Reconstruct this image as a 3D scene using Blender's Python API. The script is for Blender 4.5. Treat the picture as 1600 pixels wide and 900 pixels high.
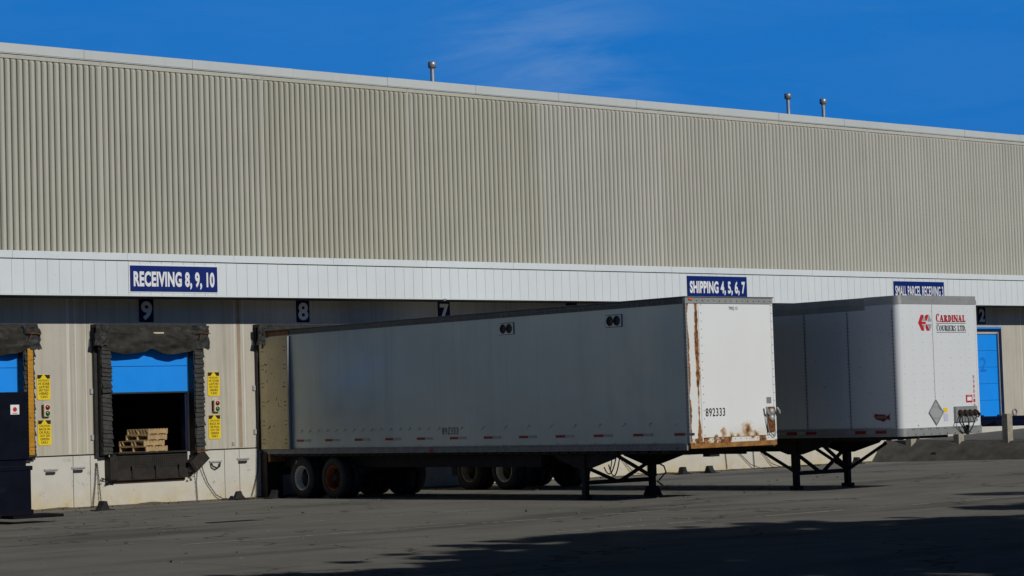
import bpy, bmesh, math, random
from math import sin, cos, pi, radians, sqrt, tan
from mathutils import Vector, Matrix, noise
random.seed(7)
R = random.Random(11)
for o in list(bpy.data.objects): bpy.data.objects.remove(o)
scene = bpy.context.scene
COL = scene.collection

# ------------------------------------------------------------------ camera
D = 47.5            # distance of the dock wall plane
EYE = 2.03
f_px, yaw, pitch, roll = 3508.9, radians(49.568), radians(3.1016), radians(-1.7625)
fw = Vector((cos(pitch)*cos(yaw), cos(pitch)*sin(yaw), sin(pitch)))
rt = Vector((sin(yaw), -cos(yaw), 0)); up = rt.cross(fw)
r2 = rt*cos(roll) + up*sin(roll); u2 = up*cos(roll) - rt*sin(roll)
cd = bpy.data.cameras.new('camera'); cam = bpy.data.objects.new('camera', cd); COL.objects.link(cam)
m = Matrix((( r2.x, u2.x, -fw.x), (r2.y, u2.y, -fw.y), (r2.z, u2.z, -fw.z))).to_4x4()
m.translation = Vector((0, 0, EYE)); cam.matrix_world = m
cd.sensor_width = 36; cd.lens = f_px/1600*36; cd.clip_end = 3000; cd.clip_start = .1
scene.camera = cam
scene.render.resolution_x = 1024; scene.render.resolution_y = 576

# ------------------------------------------------------------------ light
AZ, EL = radians(1.2), radians(25.3)
sun_dir = Vector((sin(AZ)*cos(EL), -cos(AZ)*cos(EL), sin(EL)))
sd = bpy.data.lights.new('sun', 'SUN'); sd.energy = 2.52; sd.angle = radians(.53); sd.color = (1, .955, .88)
so = bpy.data.objects.new('sun', sd); COL.objects.link(so)
so.rotation_euler = sun_dir.to_track_quat('Z', 'Y').to_euler(); so.location = (20, 0, 40)

w = bpy.data.worlds.new('World'); scene.world = w; w.use_nodes = True
nt = w.node_tree; N = nt.nodes; L = nt.links; N.clear()
out = N.new('ShaderNodeOutputWorld'); bg = N.new('ShaderNodeBackground'); sky = N.new('ShaderNodeTexSky')
sky.sky_type = 'NISHITA'; sky.sun_disc = False; sky.sun_elevation = EL; sky.sun_rotation = pi - AZ
sky.altitude = 300; sky.air_density = 1.0; sky.dust_density = .2; sky.ozone_density = 3.5
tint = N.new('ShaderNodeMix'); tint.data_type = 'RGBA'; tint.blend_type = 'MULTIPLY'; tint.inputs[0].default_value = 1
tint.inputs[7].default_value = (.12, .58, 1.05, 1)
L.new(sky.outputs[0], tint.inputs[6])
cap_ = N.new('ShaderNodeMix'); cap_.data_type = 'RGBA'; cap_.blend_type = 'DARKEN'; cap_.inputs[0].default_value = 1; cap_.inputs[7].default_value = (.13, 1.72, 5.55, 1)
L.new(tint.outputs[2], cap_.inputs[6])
# thin wispy cirrus, fixed in the sky by direction
tc = N.new('ShaderNodeTexCoord'); mp = N.new('ShaderNodeMapping'); mp.inputs['Rotation'].default_value = (0, 0, radians(-40)); mp.inputs['Scale'].default_value = (8, 8, 44)
mp.inputs['Location'].default_value = (3.55, 1.3, -.9)
ns = N.new('ShaderNodeTexNoise'); ns.inputs['Scale'].default_value = 1.0; ns.inputs['Detail'].default_value = 7; ns.inputs['Roughness'].default_value = .62; ns.inputs['Distortion'].default_value = .7
L.new(tc.outputs['Generated'], mp.inputs[0]); L.new(mp.outputs[0], ns.inputs[0])
cr = N.new('ShaderNodeValToRGB'); cr.color_ramp.elements[0].position = .42; cr.color_ramp.elements[1].position = .85
L.new(ns.outputs[0], cr.inputs[0])
cdir = (fw + r2*((850-800)/f_px) + u2*((450-95)/f_px)).normalized()
dp = N.new('ShaderNodeVectorMath'); dp.operation = 'DISTANCE'; dp.inputs[1].default_value = cdir
nrm = N.new('ShaderNodeVectorMath'); nrm.operation = 'NORMALIZE'; L.new(tc.outputs['Generated'], nrm.inputs[0]); L.new(nrm.outputs[0], dp.inputs[0])
mr = N.new('ShaderNodeMapRange'); mr.inputs[1].default_value = 0; mr.inputs[2].default_value = .075; mr.inputs[3].default_value = .65; mr.inputs[4].default_value = .07
mr.interpolation_type = 'SMOOTHSTEP'
L.new(dp.outputs['Value'], mr.inputs[0])
mu = N.new('ShaderNodeMath'); mu.operation = 'MULTIPLY'; L.new(cr.outputs[0], mu.inputs[0]); L.new(mr.outputs[0], mu.inputs[1])
cmx = N.new('ShaderNodeMix'); cmx.data_type = 'RGBA'; cmx.inputs[7].default_value = (2.2, 3.7, 6.3, 1)
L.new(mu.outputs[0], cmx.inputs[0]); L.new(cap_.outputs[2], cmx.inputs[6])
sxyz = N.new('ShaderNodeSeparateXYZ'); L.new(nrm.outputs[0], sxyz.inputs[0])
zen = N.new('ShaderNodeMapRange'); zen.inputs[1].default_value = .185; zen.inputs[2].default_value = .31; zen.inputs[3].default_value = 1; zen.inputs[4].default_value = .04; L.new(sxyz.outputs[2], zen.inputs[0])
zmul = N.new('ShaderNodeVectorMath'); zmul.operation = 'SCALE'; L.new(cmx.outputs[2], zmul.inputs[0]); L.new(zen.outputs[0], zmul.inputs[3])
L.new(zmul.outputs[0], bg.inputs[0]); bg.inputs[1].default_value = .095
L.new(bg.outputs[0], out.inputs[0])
vs = scene.view_settings; vs.view_transform = 'Standard'; vs.look = 'None'; vs.exposure = 0; vs.gamma = 1

# ------------------------------------------------------------------ materials
def node_mat(name, base, rough=.7, var=.12, vscale=3.0, streak=0, streak_col=None, streak_scale=5, spots=0, spot_col=(.05,.04,.03), spot_scale=12,
             metal=0, bump=.0, bump_scale=60, spec=.35, zdirt=None, coat=0, patches=0, objvar=0):
    """weathered procedural surface; zdirt=(z0,z1,amount,colour) grime with height, streak = vertical runs"""
    mt = bpy.data.materials.new(name); mt.use_nodes = True
    n = mt.node_tree.nodes; l = mt.node_tree.links
    b = n['Principled BSDF']; b.inputs['Roughness'].default_value = rough; b.inputs['Metallic'].default_value = metal
    b.inputs['Specular IOR Level'].default_value = spec; b.inputs['Coat Weight'].default_value = coat
    geo = n.new('ShaderNodeNewGeometry')
    def noise_(scale, detail=5, vec=None, rough_=.6):
        t = n.new('ShaderNodeTexNoise'); t.inputs['Scale'].default_value = scale; t.inputs['Detail'].default_value = detail; t.inputs['Roughness'].default_value = rough_
        l.new(vec if vec else geo.outputs['Position'], t.inputs[0]); return t.outputs[0]
    def ramp(v, a, b_, ca=0., cb=1.):
        r = n.new('ShaderNodeMapRange'); r.inputs[1].default_value = a; r.inputs[2].default_value = b_; r.inputs[3].default_value = ca; r.inputs[4].default_value = cb
        l.new(v, r.inputs[0]); return r.outputs[0]
    def mix(f, a, c, mode='MIX'):
        mx = n.new('ShaderNodeMix'); mx.data_type = 'RGBA'; mx.blend_type = mode
        if isinstance(f, (int, float)): mx.inputs[0].default_value = f
        else: l.new(f, mx.inputs[0])
        for i, s in ((6, a), (7, c)):
            if isinstance(s, tuple): mx.inputs[i].default_value = (*s, 1)
            else: l.new(s, mx.inputs[i])
        return mx.outputs[2]
    def scaled(v):
        q = n.new('ShaderNodeMapping'); q.inputs['Scale'].default_value = v; l.new(geo.outputs['Position'], q.inputs[0]); return q.outputs[0]
    lo = tuple(c*(1-var) for c in base); hi = tuple(min(1, c*(1+var)) for c in base)
    c = mix(ramp(noise_(vscale), .3, .7), lo, hi)
    if patches:
        c = mix(ramp(noise_(vscale*.13, 3), .45, .6, 0, patches), c, tuple(x*.6 for x in base))
    if streak:
        sc = streak_col or tuple(x*.45 for x in base)
        s1 = noise_(1, 4, scaled((streak_scale, streak_scale, .12)), .65)
        s2 = noise_(1, 3, scaled((streak_scale*.15, streak_scale*.15, .25)))
        k = n.new('ShaderNodeMath'); k.operation = 'MULTIPLY'; l.new(ramp(s1, .48, .72), k.inputs[0]); l.new(ramp(s2, .35, .65, .2, 1), k.inputs[1])
        k2 = n.new('ShaderNodeMath'); k2.operation = 'MULTIPLY'; l.new(k.outputs[0], k2.inputs[0]); k2.inputs[1].default_value = streak
        c = mix(k2.outputs[0], c, sc)
    if spots:
        c = mix(ramp(noise_(spot_scale, 6, None, .7), .62-spots*.12, .7-spots*.1), c, spot_col)
    if zdirt:
        sp = n.new('ShaderNodeSeparateXYZ'); l.new(geo.outputs['Position'], sp.inputs[0])
        zz = ramp(sp.outputs[2], zdirt[0], zdirt[1], 1, 0)
        k = n.new('ShaderNodeMath'); k.operation = 'MULTIPLY'; l.new(zz, k.inputs[0]); l.new(ramp(noise_(2.2, 6), .35, .62), k.inputs[1])
        k2 = n.new('ShaderNodeMath'); k2.operation = 'MULTIPLY'; l.new(k.outputs[0], k2.inputs[0]); k2.inputs[1].default_value = zdirt[2]
        c = mix(k2.outputs[0], c, zdirt[3])
    if objvar:
        oi = n.new('ShaderNodeObjectInfo'); hs = n.new('ShaderNodeHueSaturation'); l.new(c, hs.inputs['Color']); l.new(ramp(oi.outputs['Random'], 0, 1, 1-objvar, 1+objvar), hs.inputs['Value']); l.new(ramp(oi.outputs['Random'], 0, 1, 1.2, .6), hs.inputs['Saturation']); c = hs.outputs[0]
    l.new(c, b.inputs['Base Color'])
    l.new(ramp(noise_(vscale*2.3), .3, .7, max(.02, rough-.08), min(1, rough+.1)), b.inputs['Roughness'])
    if bump:
        bm = n.new('ShaderNodeBump'); bm.inputs['Strength'].default_value = bump; bm.inputs['Distance'].default_value = .01
        l.new(noise_(bump_scale, 4), bm.inputs['Height']); l.new(bm.outputs[0], b.inputs['Normal'])
    return mt

M = {}
M['rib'] = node_mat('ribbed_concrete', (.475,.47,.395), .85, .04, .6, streak=.5, streak_col=(.33,.32,.26), streak_scale=6, objvar=.085, bump=.5, bump_scale=40, spec=.2)
M['fascia'] = node_mat('white_metal_cladding', (.695,.755,.775), .5, .03, .8, streak=.1, streak_scale=3, spec=.3, spots=.05, spot_col=(.5,.5,.47))
M['flash'] = node_mat('roof_flashing', (.54,.58,.57), .45, .04, .7, streak=.12, spec=.3)
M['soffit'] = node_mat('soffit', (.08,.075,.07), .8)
M['wall'] = node_mat('dock_wall_paint', (.50,.475,.405), .8, .06, 1.2, streak=.95, streak_col=(.27,.245,.19), streak_scale=8, bump=.25, bump_scale=30, spec=.2, spots=.12, spot_col=(.36,.33,.27))
M['wall_stain'] = node_mat('rain_stain', (.34,.26,.19), .85, .15, 3, streak=.6, streak_col=(.46,.4,.32), streak_scale=16, spec=.15)
M['base'] = node_mat('foundation_concrete', (.585,.575,.525), .85, .07, 1.6, streak=.35, streak_col=(.46,.42,.33), streak_scale=2, bump=.4, bump_scale=25, spec=.2,
                     zdirt=(.0, .62, .75, (.56,.44,.21)), spots=.2, spot_col=(.40,.38,.33), spot_scale=5)
M['base2'] = node_mat('foundation_grime', (.13,.11,.08), .95, .3, 6, bump=.5, bump_scale=40)
M['joint'] = node_mat('joint', (.03,.03,.028), .9)
M['black'] = node_mat('black_vinyl', (.022,.022,.021), .55, .35, 6, spec=.35, bump=.6, bump_scale=18, spots=.15, spot_col=(.05,.047,.04))
M['blackflap'] = node_mat('worn_black_rubber', (.033,.034,.033), .6, .4, 7, spec=.3, bump=.6, bump_scale=40, spots=.2, spot_col=(.075,.072,.065), spot_scale=9)
M['curtain'] = node_mat('faded_vinyl', (.032,.030,.025), .6, .4, 5, spec=.2, bump=.4, bump_scale=14, spots=.1, spot_col=(.08,.076,.062))
M['rust'] = node_mat('rust', (.16,.065,.025), .9, .5, 14, bump=.6, bump_scale=70, spec=.1, spots=.3, spot_col=(.05,.025,.015), spot_scale=20)
M['blue_door'] = node_mat('blue_door_paint', (.008,.285,.93), .45, .06, .9, spec=.25, spots=.06, spot_col=(.03,.27,.85), streak=.35, streak_col=(.04,.30,.9), streak_scale=2)
M['navy'] = node_mat('navy_paint', (.006,.012,.05), .5, .2, 3, spec=.25)
M['navy_box'] = node_mat('scuffed_navy_steel', (.003,.0045,.012), .7, .3, 2, spec=.08, spots=.12, spot_col=(.010,.012,.022), spot_scale=3.5, bump=.1, zdirt=(.05,.3,.8,(.02,.010,.006)))
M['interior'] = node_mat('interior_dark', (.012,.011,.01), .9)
M['steel_dark'] = node_mat('dark_dock_steel', (.02,.017,.014), .6, .4, 5, spec=.3, spots=.25, spot_col=(.055,.035,.022), bump=.3)
M['galv'] = node_mat('galvanised', (.42,.43,.43), .45, .15, 20, metal=.3)
M['bracket_black'] = node_mat('black_handle', (.02,.02,.02), .6)
M['chain'] = node_mat('chain_steel', (.03,.027,.024), .6, .3, 30, metal=.4)
M['rubber'] = node_mat('chock_rubber', (.022,.022,.023), .75, .3, 15, bump=.4, bump_scale=50, spots=.15, spot_col=(.06,.055,.05))
M['tyre'] = node_mat('tyre_rubber', (.026,.026,.027), .75, .3, 10, bump=.3, bump_scale=60, spots=.2, spot_col=(.05,.047,.043))
M['sign_blue'] = node_mat('sign_blue', (.002,.018,.155), .45, .03, 2, spec=.25)
M['sign_white'] = node_mat('sign_white', (.78,.80,.82), .5, .03, 3)
M['num_white'] = node_mat('number_white', (.62,.63,.63), .6, .05, 5)
M['yellow'] = node_mat('warning_yellow', (.82,.60,.012), .5, .05, 5)
M['ink'] = node_mat('ink_black', (.012,.012,.012), .6)
M['lamp_case'] = node_mat('lamp_case', (.60,.52,.38), .5, .08, 8)
M['lens_red'] = node_mat('lens_red', (.22,.008,.01), .2, .1, 9, spec=.5)
M['lens_green'] = node_mat('lens_green', (.003,.13,.03), .2, .1, 9, spec=.5)
M['orange_pad'] = node_mat('orange_strip', (.50,.24,.012), .6, .15, 4, spots=.3, spot_col=(.12,.06,.01), spot_scale=8)
M['wood'] = node_mat('pallet_wood', (.47,.33,.17), .8, .2, 8, bump=.4, bump_scale=40, spots=.1, spot_col=(.3,.2,.1))
M['post'] = node_mat('weathered_post', (.34,.31,.25), .9, .2, 7, bump=.5, bump_scale=35, streak=.3, spots=.2, spot_col=(.2,.18,.14))
M['vent'] = node_mat('vent_pipe', (.36,.38,.40), .45, .2, 7, metal=.6)
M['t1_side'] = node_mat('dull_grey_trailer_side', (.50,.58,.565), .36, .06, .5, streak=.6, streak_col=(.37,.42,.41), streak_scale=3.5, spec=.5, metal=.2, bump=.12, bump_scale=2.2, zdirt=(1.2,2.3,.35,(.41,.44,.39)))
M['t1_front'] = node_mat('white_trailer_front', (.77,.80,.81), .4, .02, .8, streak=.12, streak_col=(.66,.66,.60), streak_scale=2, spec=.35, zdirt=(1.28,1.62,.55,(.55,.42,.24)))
M['t1_door'] = node_mat('tan_trailer_door', (.80,.67,.39), .7, .08, 2, streak=.3, streak_col=(.55,.44,.25), streak_scale=5, zdirt=(1.2,2.0,.4,(.42,.26,.05)), spots=.06, spot_col=(.12,.08,.04))
M['rail'] = node_mat('trailer_aluminium_rail', (.30,.31,.30), .45, .12, 3, metal=.3, spots=.15, spot_col=(.14,.12,.1))
M['cap_rail'] = node_mat('light_trailer_rail', (.36,.37,.36), .4, .1, 3, metal=.3, spots=.12, spot_col=(.2,.17,.13))
M['chassis'] = node_mat('chassis_black', (.018,.016,.015), .75, .3, 6, spots=.25, spot_col=(.04,.025,.018), bump=.3)
M['rust_rail'] = node_mat('rusty_rail', (.30,.145,.04), .85, .4, 8, spots=.3, spot_col=(.08,.04,.02), bump=.4)
M['red_tape'] = node_mat('red_reflector', (.30,.012,.018), .35, .1, 9)
M['white_tape'] = node_mat('white_reflector', (.36,.37,.36), .35, .1, 9)
M['rim_white'] = node_mat('cream_rim', (.8,.76,.62), .5, .1, 8, spots=.1, spot_col=(.3,.25,.18))
M['rim_orange'] = node_mat('orange_rim', (.32,.085,.02), .6, .2, 8)
M['rim_pink'] = node_mat('faded_rim', (.42,.33,.29), .6, .2, 8)
M['drum'] = node_mat('brake_drum', (.03,.02,.016), .8)
M['t2_side'] = node_mat('white_blue_trailer_side', (.70,.72,.73), .34, .05, .6, streak=.15, streak_col=(.36,.40,.44), streak_scale=3, spec=.45, bump=.15, bump_scale=2.5, spots=.03, spot_col=(.3,.3,.3))
M['t2_front'] = node_mat('white_trailer_nose', (.70,.735,.76), .35, .02, .8, streak=.08, spec=.4)
M['grey_plate'] = node_mat('grey_plate', (.30,.315,.31), .45, .1, 8, metal=.3)
M['hose'] = node_mat('hose_black', (.015,.015,.015), .5)
M['logo_red'] = node_mat('logo_red', (.52,.012,.025), .5, .03, 3)
M['number_board'] = node_mat('number_board_navy', (.001,.005,.04), .5, .03, 2, spec=.15)
M['dark_rail2'] = node_mat('dull_rail', (.21,.215,.21), .5, .2, 5, spots=.2, spot_col=(.09,.08,.07))
M['badge_red'] = node_mat('badge_red', (.22,.008,.018), .5, .03, 3)
M['dark_rail'] = node_mat('grimy_rail', (.13,.13,.125), .6, .2, 5, spots=.2, spot_col=(.05,.045,.04))
M['logo_grey'] = node_mat('logo_grey', (.34,.36,.37), .5, .03, 3)
M['ink_grey'] = node_mat('ink_grey', (.06,.065,.07), .5)
M['amber'] = node_mat('amber_lens', (.75,.13,.01), .3)
M['rivet'] = node_mat('rivet', (.08,.08,.078), .5)
M['rivet_light'] = node_mat('hook_metal', (.55,.56,.56), .35, metal=.5)
M['sticker'] = node_mat('sticker', (.55,.55,.70), .6)
M['bark'] = node_mat('bark', (.12,.09,.06), .95, .3, 9, bump=.6)
M['leaf'] = node_mat('leaf', (.06,.10,.03), .7, .5, 1.2)
M['tarpaint'] = node_mat('worn_line_paint', (.42,.41,.37), .9, .3, 9)
M['chalk'] = node_mat('litter', (.34,.33,.29), .8, .3, 30)

M['pale_wall'] = node_mat('pale_band', (.60,.585,.53), .8, .04, 3, streak=.5, streak_col=(.5,.48,.42), streak_scale=14)

def rust_panel_mat(name, base, xa, xb, edge=.14, zlo=None, mul=2.3, off=0.0):
    """white paint with rust eating in from the two vertical edges xa / xb (world X)"""
    mt = bpy.data.materials.new(name); mt.use_nodes = True
    n = mt.node_tree.nodes; l = mt.node_tree.links; b = n['Principled BSDF']; b.inputs['Roughness'].default_value = .5
    g = n.new('ShaderNodeNewGeometry'); s = n.new('ShaderNodeSeparateXYZ'); l.new(g.outputs['Position'], s.inputs[0])
    def mth(op, a, c=None):
        k = n.new('ShaderNodeMath'); k.operation = op
        for i, v in enumerate((a, c)):
            if v is None: continue
            if isinstance(v, (int, float)): k.inputs[i].default_value = v
            else: l.new(v, k.inputs[i])
        return k.outputs[0]
    def nz(sc, det=6, ro=.65, mapv=None):
        t = n.new('ShaderNodeTexNoise'); t.inputs['Scale'].default_value = sc; t.inputs['Detail'].default_value = det; t.inputs['Roughness'].default_value = ro
        if mapv:
            q = n.new('ShaderNodeMapping'); q.inputs['Scale'].default_value = mapv; l.new(g.outputs['Position'], q.inputs[0]); l.new(q.outputs[0], t.inputs[0])
        else: l.new(g.outputs['Position'], t.inputs[0])
        return t.outputs[0]
    d = mth('MINIMUM', mth('ABSOLUTE', mth('SUBTRACT', s.outputs[0], xa)), mth('ABSOLUTE', mth('SUBTRACT', s.outputs[0], xb)))
    v = mth('SUBTRACT', mth('ADD', mth('MULTIPLY', nz(1, 5, .62, (3, 3, 2.2)), .60), mth('MULTIPLY', nz(9), .16)), mth('MULTIPLY', d, mul))
    v = mth('SUBTRACT', v, off)
    if zlo is not None:   # stronger towards the bottom edge
        v = mth('ADD', v, mth('MULTIPLY', mth('MAXIMUM', mth('SUBTRACT', zlo, s.outputs[2]), 0), .9))
    r = n.new('ShaderNodeMapRange'); r.inputs[1].default_value = .205; r.inputs[2].default_value = .225; l.new(v, r.inputs[0])
    r3 = n.new('ShaderNodeMapRange'); r3.inputs[1].default_value = .15; r3.inputs[2].default_value = .215; r3.inputs[4].default_value = .5; l.new(v, r3.inputs[0])
    rc = n.new('ShaderNodeValToRGB'); rc.color_ramp.elements[0].color = (.42,.17,.04,1); rc.color_ramp.elements[1].color = (.075,.03,.015,1)
    rc.color_ramp.elements[0].position = .35; rc.color_ramp.elements[1].position = .6; l.new(nz(13), rc.inputs[0])
    m0 = n.new('ShaderNodeMix'); m0.data_type = 'RGBA'; m0.inputs[6].default_value = (*base, 1); m0.inputs[7].default_value = (.60,.38,.16,1); l.new(r3.outputs[0], m0.inputs[0])
    m1 = n.new('ShaderNodeMix'); m1.data_type = 'RGBA'; l.new(m0.outputs[2], m1.inputs[6]); l.new(rc.outputs[0], m1.inputs[7]); l.new(r.outputs[0], m1.inputs[0])
    l.new(m1.outputs[2], b.inputs['Base Color'])
    return mt

def ground_mat():
    mt = bpy.data.materials.new('asphalt'); mt.use_nodes = True
    n = mt.node_tree.nodes; l = mt.node_tree.links; b = n['Principled BSDF']; b.inputs['Roughness'].default_value = .92; b.inputs['Specular IOR Level'].default_value = .12
    g = n.new('ShaderNodeNewGeometry')
    def nz(sc, det=6, ro=.6, mapv=None):
        t = n.new('ShaderNodeTexNoise'); t.inputs['Scale'].default_value = sc; t.inputs['Detail'].default_value = det; t.inputs['Roughness'].default_value = ro
        if mapv:
            q = n.new('ShaderNodeMapping'); q.inputs['Scale'].default_value = mapv; l.new(g.outputs['Position'], q.inputs[0]); l.new(q.outputs[0], t.inputs[0])
        else: l.new(g.outputs['Position'], t.inputs[0])
        return t.outputs[0]
    def rp(v, a, c, x=0., y=1.):
        r = n.new('ShaderNodeMapRange'); r.inputs[1].default_value = a; r.inputs[2].default_value = c; r.inputs[3].default_value = x; r.inputs[4].default_value = y; l.new(v, r.inputs[0]); return r.outputs[0]
    def mx(f, a, c):
        k = n.new('ShaderNodeMix'); k.data_type = 'RGBA'
        if isinstance(f, float): k.inputs[0].default_value = f
        else: l.new(f, k.inputs[0])
        for i, s in ((6, a), (7, c)):
            if isinstance(s, tuple): k.inputs[i].default_value = (*s, 1)
            else: l.new(s, k.inputs[i])
        return k.outputs[2]
    c = mx(rp(nz(.35, 6), .35, .65), (.178,.178,.160), (.245,.243,.214))
    c = mx(rp(nz(60, 3, .8), .3, .75, 0, .55), c, (.35,.34,.31))
    c = mx(rp(nz(.12, 4, .6, (1, 3.5, 1)), .52, .66, 0, .8), c, (.13,.128,.118))
    c = mx(rp(nz(1.0, 6, .7, (.4, 1.6, 1)), .55, .75, 0, .55), c, (.115,.112,.10))
    c = mx(rp(nz(1.7, 8, .75), .66, .74, 0, .6), c, (.085,.081,.074))
    c = mx(rp(nz(5, 8, .8), .70, .76, 0, .8), c, (.40,.385,.34))
    # tyre tracks along the yard and into the bays
    c = mx(rp(nz(1, 4, .6, (.12, 5, 1)), .56, .7, 0, .5), c, (.12,.117,.107))
    c = mx(rp(nz(1, 4, .6, (3, .15, 1)), .57, .7, 0, .35), c, (.12,.117,.107))
    # cracks
    vo = n.new('ShaderNodeTexVoronoi'); vo.feature = 'DISTANCE_TO_EDGE'; vo.inputs['Scale'].default_value = .16
    wv = n.new('ShaderNodeVectorMath'); wv.operation = 'ADD'; nn = n.new('ShaderNodeTexNoise'); nn.inputs['Scale'].default_value = .8; nn.inputs['Detail'].default_value = 6
    l.new(g.outputs['Position'], nn.inputs[0]); sc_ = n.new('ShaderNodeVectorMath'); sc_.operation = 'SCALE'; sc_.inputs[3].default_value = 2.5; l.new(nn.outputs[1], sc_.inputs[0])
    l.new(g.outputs['Position'], wv.inputs[0]); l.new(sc_.outputs[0], wv.inputs[1]); l.new(wv.outputs[0], vo.inputs[0])
    c = mx(rp(vo.outputs[0], .0, .009, .85, 0.), c, (.035,.034,.032))
    l.new(c, b.inputs['Base Color'])
    bm = n.new('ShaderNodeBump'); bm.inputs['Strength'].default_value = .5; bm.inputs['Distance'].default_value = .012; l.new(nz(70, 5, .8), bm.inputs['Height']); l.new(bm.outputs[0], b.inputs['Normal'])
    return mt
M['asphalt'] = ground_mat()
M['bank'] = node_mat('bank_asphalt', (.085,.082,.074), .95, .3, 3, bump=.9, bump_scale=40, spots=.1, spot_col=(.12,.115,.10), spot_scale=30, spec=.1)
M['ramp'] = node_mat('ramp_asphalt', (.16,.155,.14), .95, .2, 3, bump=.5, bump_scale=40, spec=.1, spots=.1, spot_col=(.08,.08,.07))

# ------------------------------------------------------------------ mesh helpers
class MB:
    def __init__(s): s.v = []; s.f = []; s.sm = []
    def add(s, vs, fs, smooth=False):
        o = len(s.v); s.v += [tuple(v) for v in vs]; s.f += [tuple(i+o for i in f) for f in fs]; s.sm += [smooth]*len(fs); return s
    def box(s, x0, x1, y0, y1, z0, z1, b=0):
        if b:
            bm = bmesh.new(); bmesh.ops.create_cube(bm, size=1)
            for v in bm.verts: v.co = Vector(((x0+x1)/2+v.co.x*(x1-x0), (y0+y1)/2+v.co.y*(y1-y0), (z0+z1)/2+v.co.z*(z1-z0)))
            bmesh.ops.bevel(bm, geom=bm.edges[:], offset=b, segments=2, affect='EDGES', profile=.6)
            bm.verts.index_update(); s.add([v.co for v in bm.verts], [[v.index for v in f.verts] for f in bm.faces]); bm.free(); return s
        vs = [(x, y, z) for z in (z0, z1) for y in (y0, y1) for x in (x0, x1)]
        return s.add(vs, [(0,2,3,1),(4,5,7,6),(0,1,5,4),(2,6,7,3),(0,4,6,2),(1,3,7,5)])
    def obox(s, c, ux, uy, uz):
        c = Vector(c); ux, uy, uz = map(Vector, (ux, uy, uz))
        vs = [c + i*ux + j*uy + k*uz for k in (-.5,.5) for j in (-.5,.5) for i in (-.5,.5)]
        return s.add(vs, [(0,2,3,1),(4,5,7,6),(0,1,5,4),(2,6,7,3),(0,4,6,2),(1,3,7,5)])
    def bar(s, a, b, wx, wy=None, upv=(0,0,1)):
        a, b = Vector(a), Vector(b); d = b-a; u = Vector(upv)
        if abs(d.normalized().dot(u)) > .95: u = Vector((1,0,0))
        sx = d.cross(u).normalized(); sy = sx.cross(d).normalized()
        return s.obox((a+b)/2, sx*wx, sy*(wy or wx), d)
    def tube(s, pts, r, n=8, smooth=True, cap=True, closed=False):
        pts = [Vector(p) for p in pts]; rings = []; k = len(pts)
        prev = None
        for i, p in enumerate(pts):
            if closed: t = (pts[(i+1) % k]-pts[i-1]).normalized()
            else: t = (pts[min(i+1, k-1)]-pts[max(i-1, 0)]).normalized()
            if prev is None:
                a = Vector((0,0,1)) if abs(t.z) < .9 else Vector((1,0,0)); x = t.cross(a).normalized()
            else: x = (prev - t*prev.dot(t)).normalized()
            prev = x; y = t.cross(x)
            rr = r[i] if isinstance(r, (list, tuple)) else r
            rings.append([p + (x*cos(2*pi*j/n) + y*sin(2*pi*j/n))*rr for j in range(n)])
        vs = [v for rg in rings for v in rg]; fs = []
        for i in range(k if closed else k-1):
            i2 = (i+1) % k
            for j in range(n): fs.append((i*n+j, i*n+(j+1)%n, i2*n+(j+1)%n, i2*n+j))
        s.add(vs, fs, smooth)
        if cap and not closed: s.add(rings[0], [tuple(range(n))]); s.add(rings[-1], [tuple(range(n))])
        return s
    def revolve(s, c, axis, prof, n=32, smooth=True, closed=True):
        """prof: (along-axis offset, radius)"""
        c = Vector(c); ax = Vector(axis).normalized(); a = Vector((0,0,1)) if abs(ax.z) < .9 else Vector((1,0,0)); x = ax.cross(a).normalized(); y = ax.cross(x)
        vs = [c + ax*h + (x*cos(2*pi*j/n)+y*sin(2*pi*j/n))*r for h, r in prof for j in range(n)]
        k = len(prof); fs = []
        for i in range(k if closed else k-1):
            i2 = (i+1) % k
            for j in range(n): fs.append((i*n+j, i*n+(j+1)%n, i2*n+(j+1)%n, i2*n+j))
        return s.add(vs, fs, smooth)
    def disc(s, c, nrm, r, n=16):
        c = Vector(c); ax = Vector(nrm).normalized(); a = Vector((0,0,1)) if abs(ax.z) < .9 else Vector((1,0,0)); x = ax.cross(a).normalized(); y = ax.cross(x)
        return s.add([c+(x*cos(2*pi*j/n)+y*sin(2*pi*j/n))*r for j in range(n)], [tuple(range(n))])
    def knob(s, c, nrm, r, h, n=6):
        c = Vector(c); ax = Vector(nrm).normalized(); a = Vector((0,0,1)) if abs(ax.z) < .9 else Vector((1,0,0)); x = ax.cross(a).normalized(); y = ax.cross(x)
        vs = [c+(x*cos(2*pi*j/n)+y*sin(2*pi*j/n))*r for j in range(n)] + [c+ax*h+(x*cos(2*pi*j/n)+y*sin(2*pi*j/n))*r*.55 for j in range(n)]
        return s.add(vs, [(j, (j+1)%n, n+(j+1)%n, n+j) for j in range(n)] + [tuple(range(n, 2*n))])
    def poly_extrude(s, pts, vec):
        pts = [Vector(p) for p in pts]; vec = Vector(vec); n = len(pts)
        return s.add(pts+[p+vec for p in pts], [tuple(range(n)), tuple(reversed(range(n, 2*n)))] + [(i, (i+1)%n, n+(i+1)%n, n+i) for i in range(n)])
    def grid(s, fn, nu, nv, smooth=True):
        vs = [fn(i/nu, j/nv) for j in range(nv+1) for i in range(nu+1)]; q = nu+1
        return s.add(vs, [(j*q+i, j*q+i+1, (j+1)*q+i+1, (j+1)*q+i) for j in range(nv) for i in range(nu)], smooth)
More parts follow.
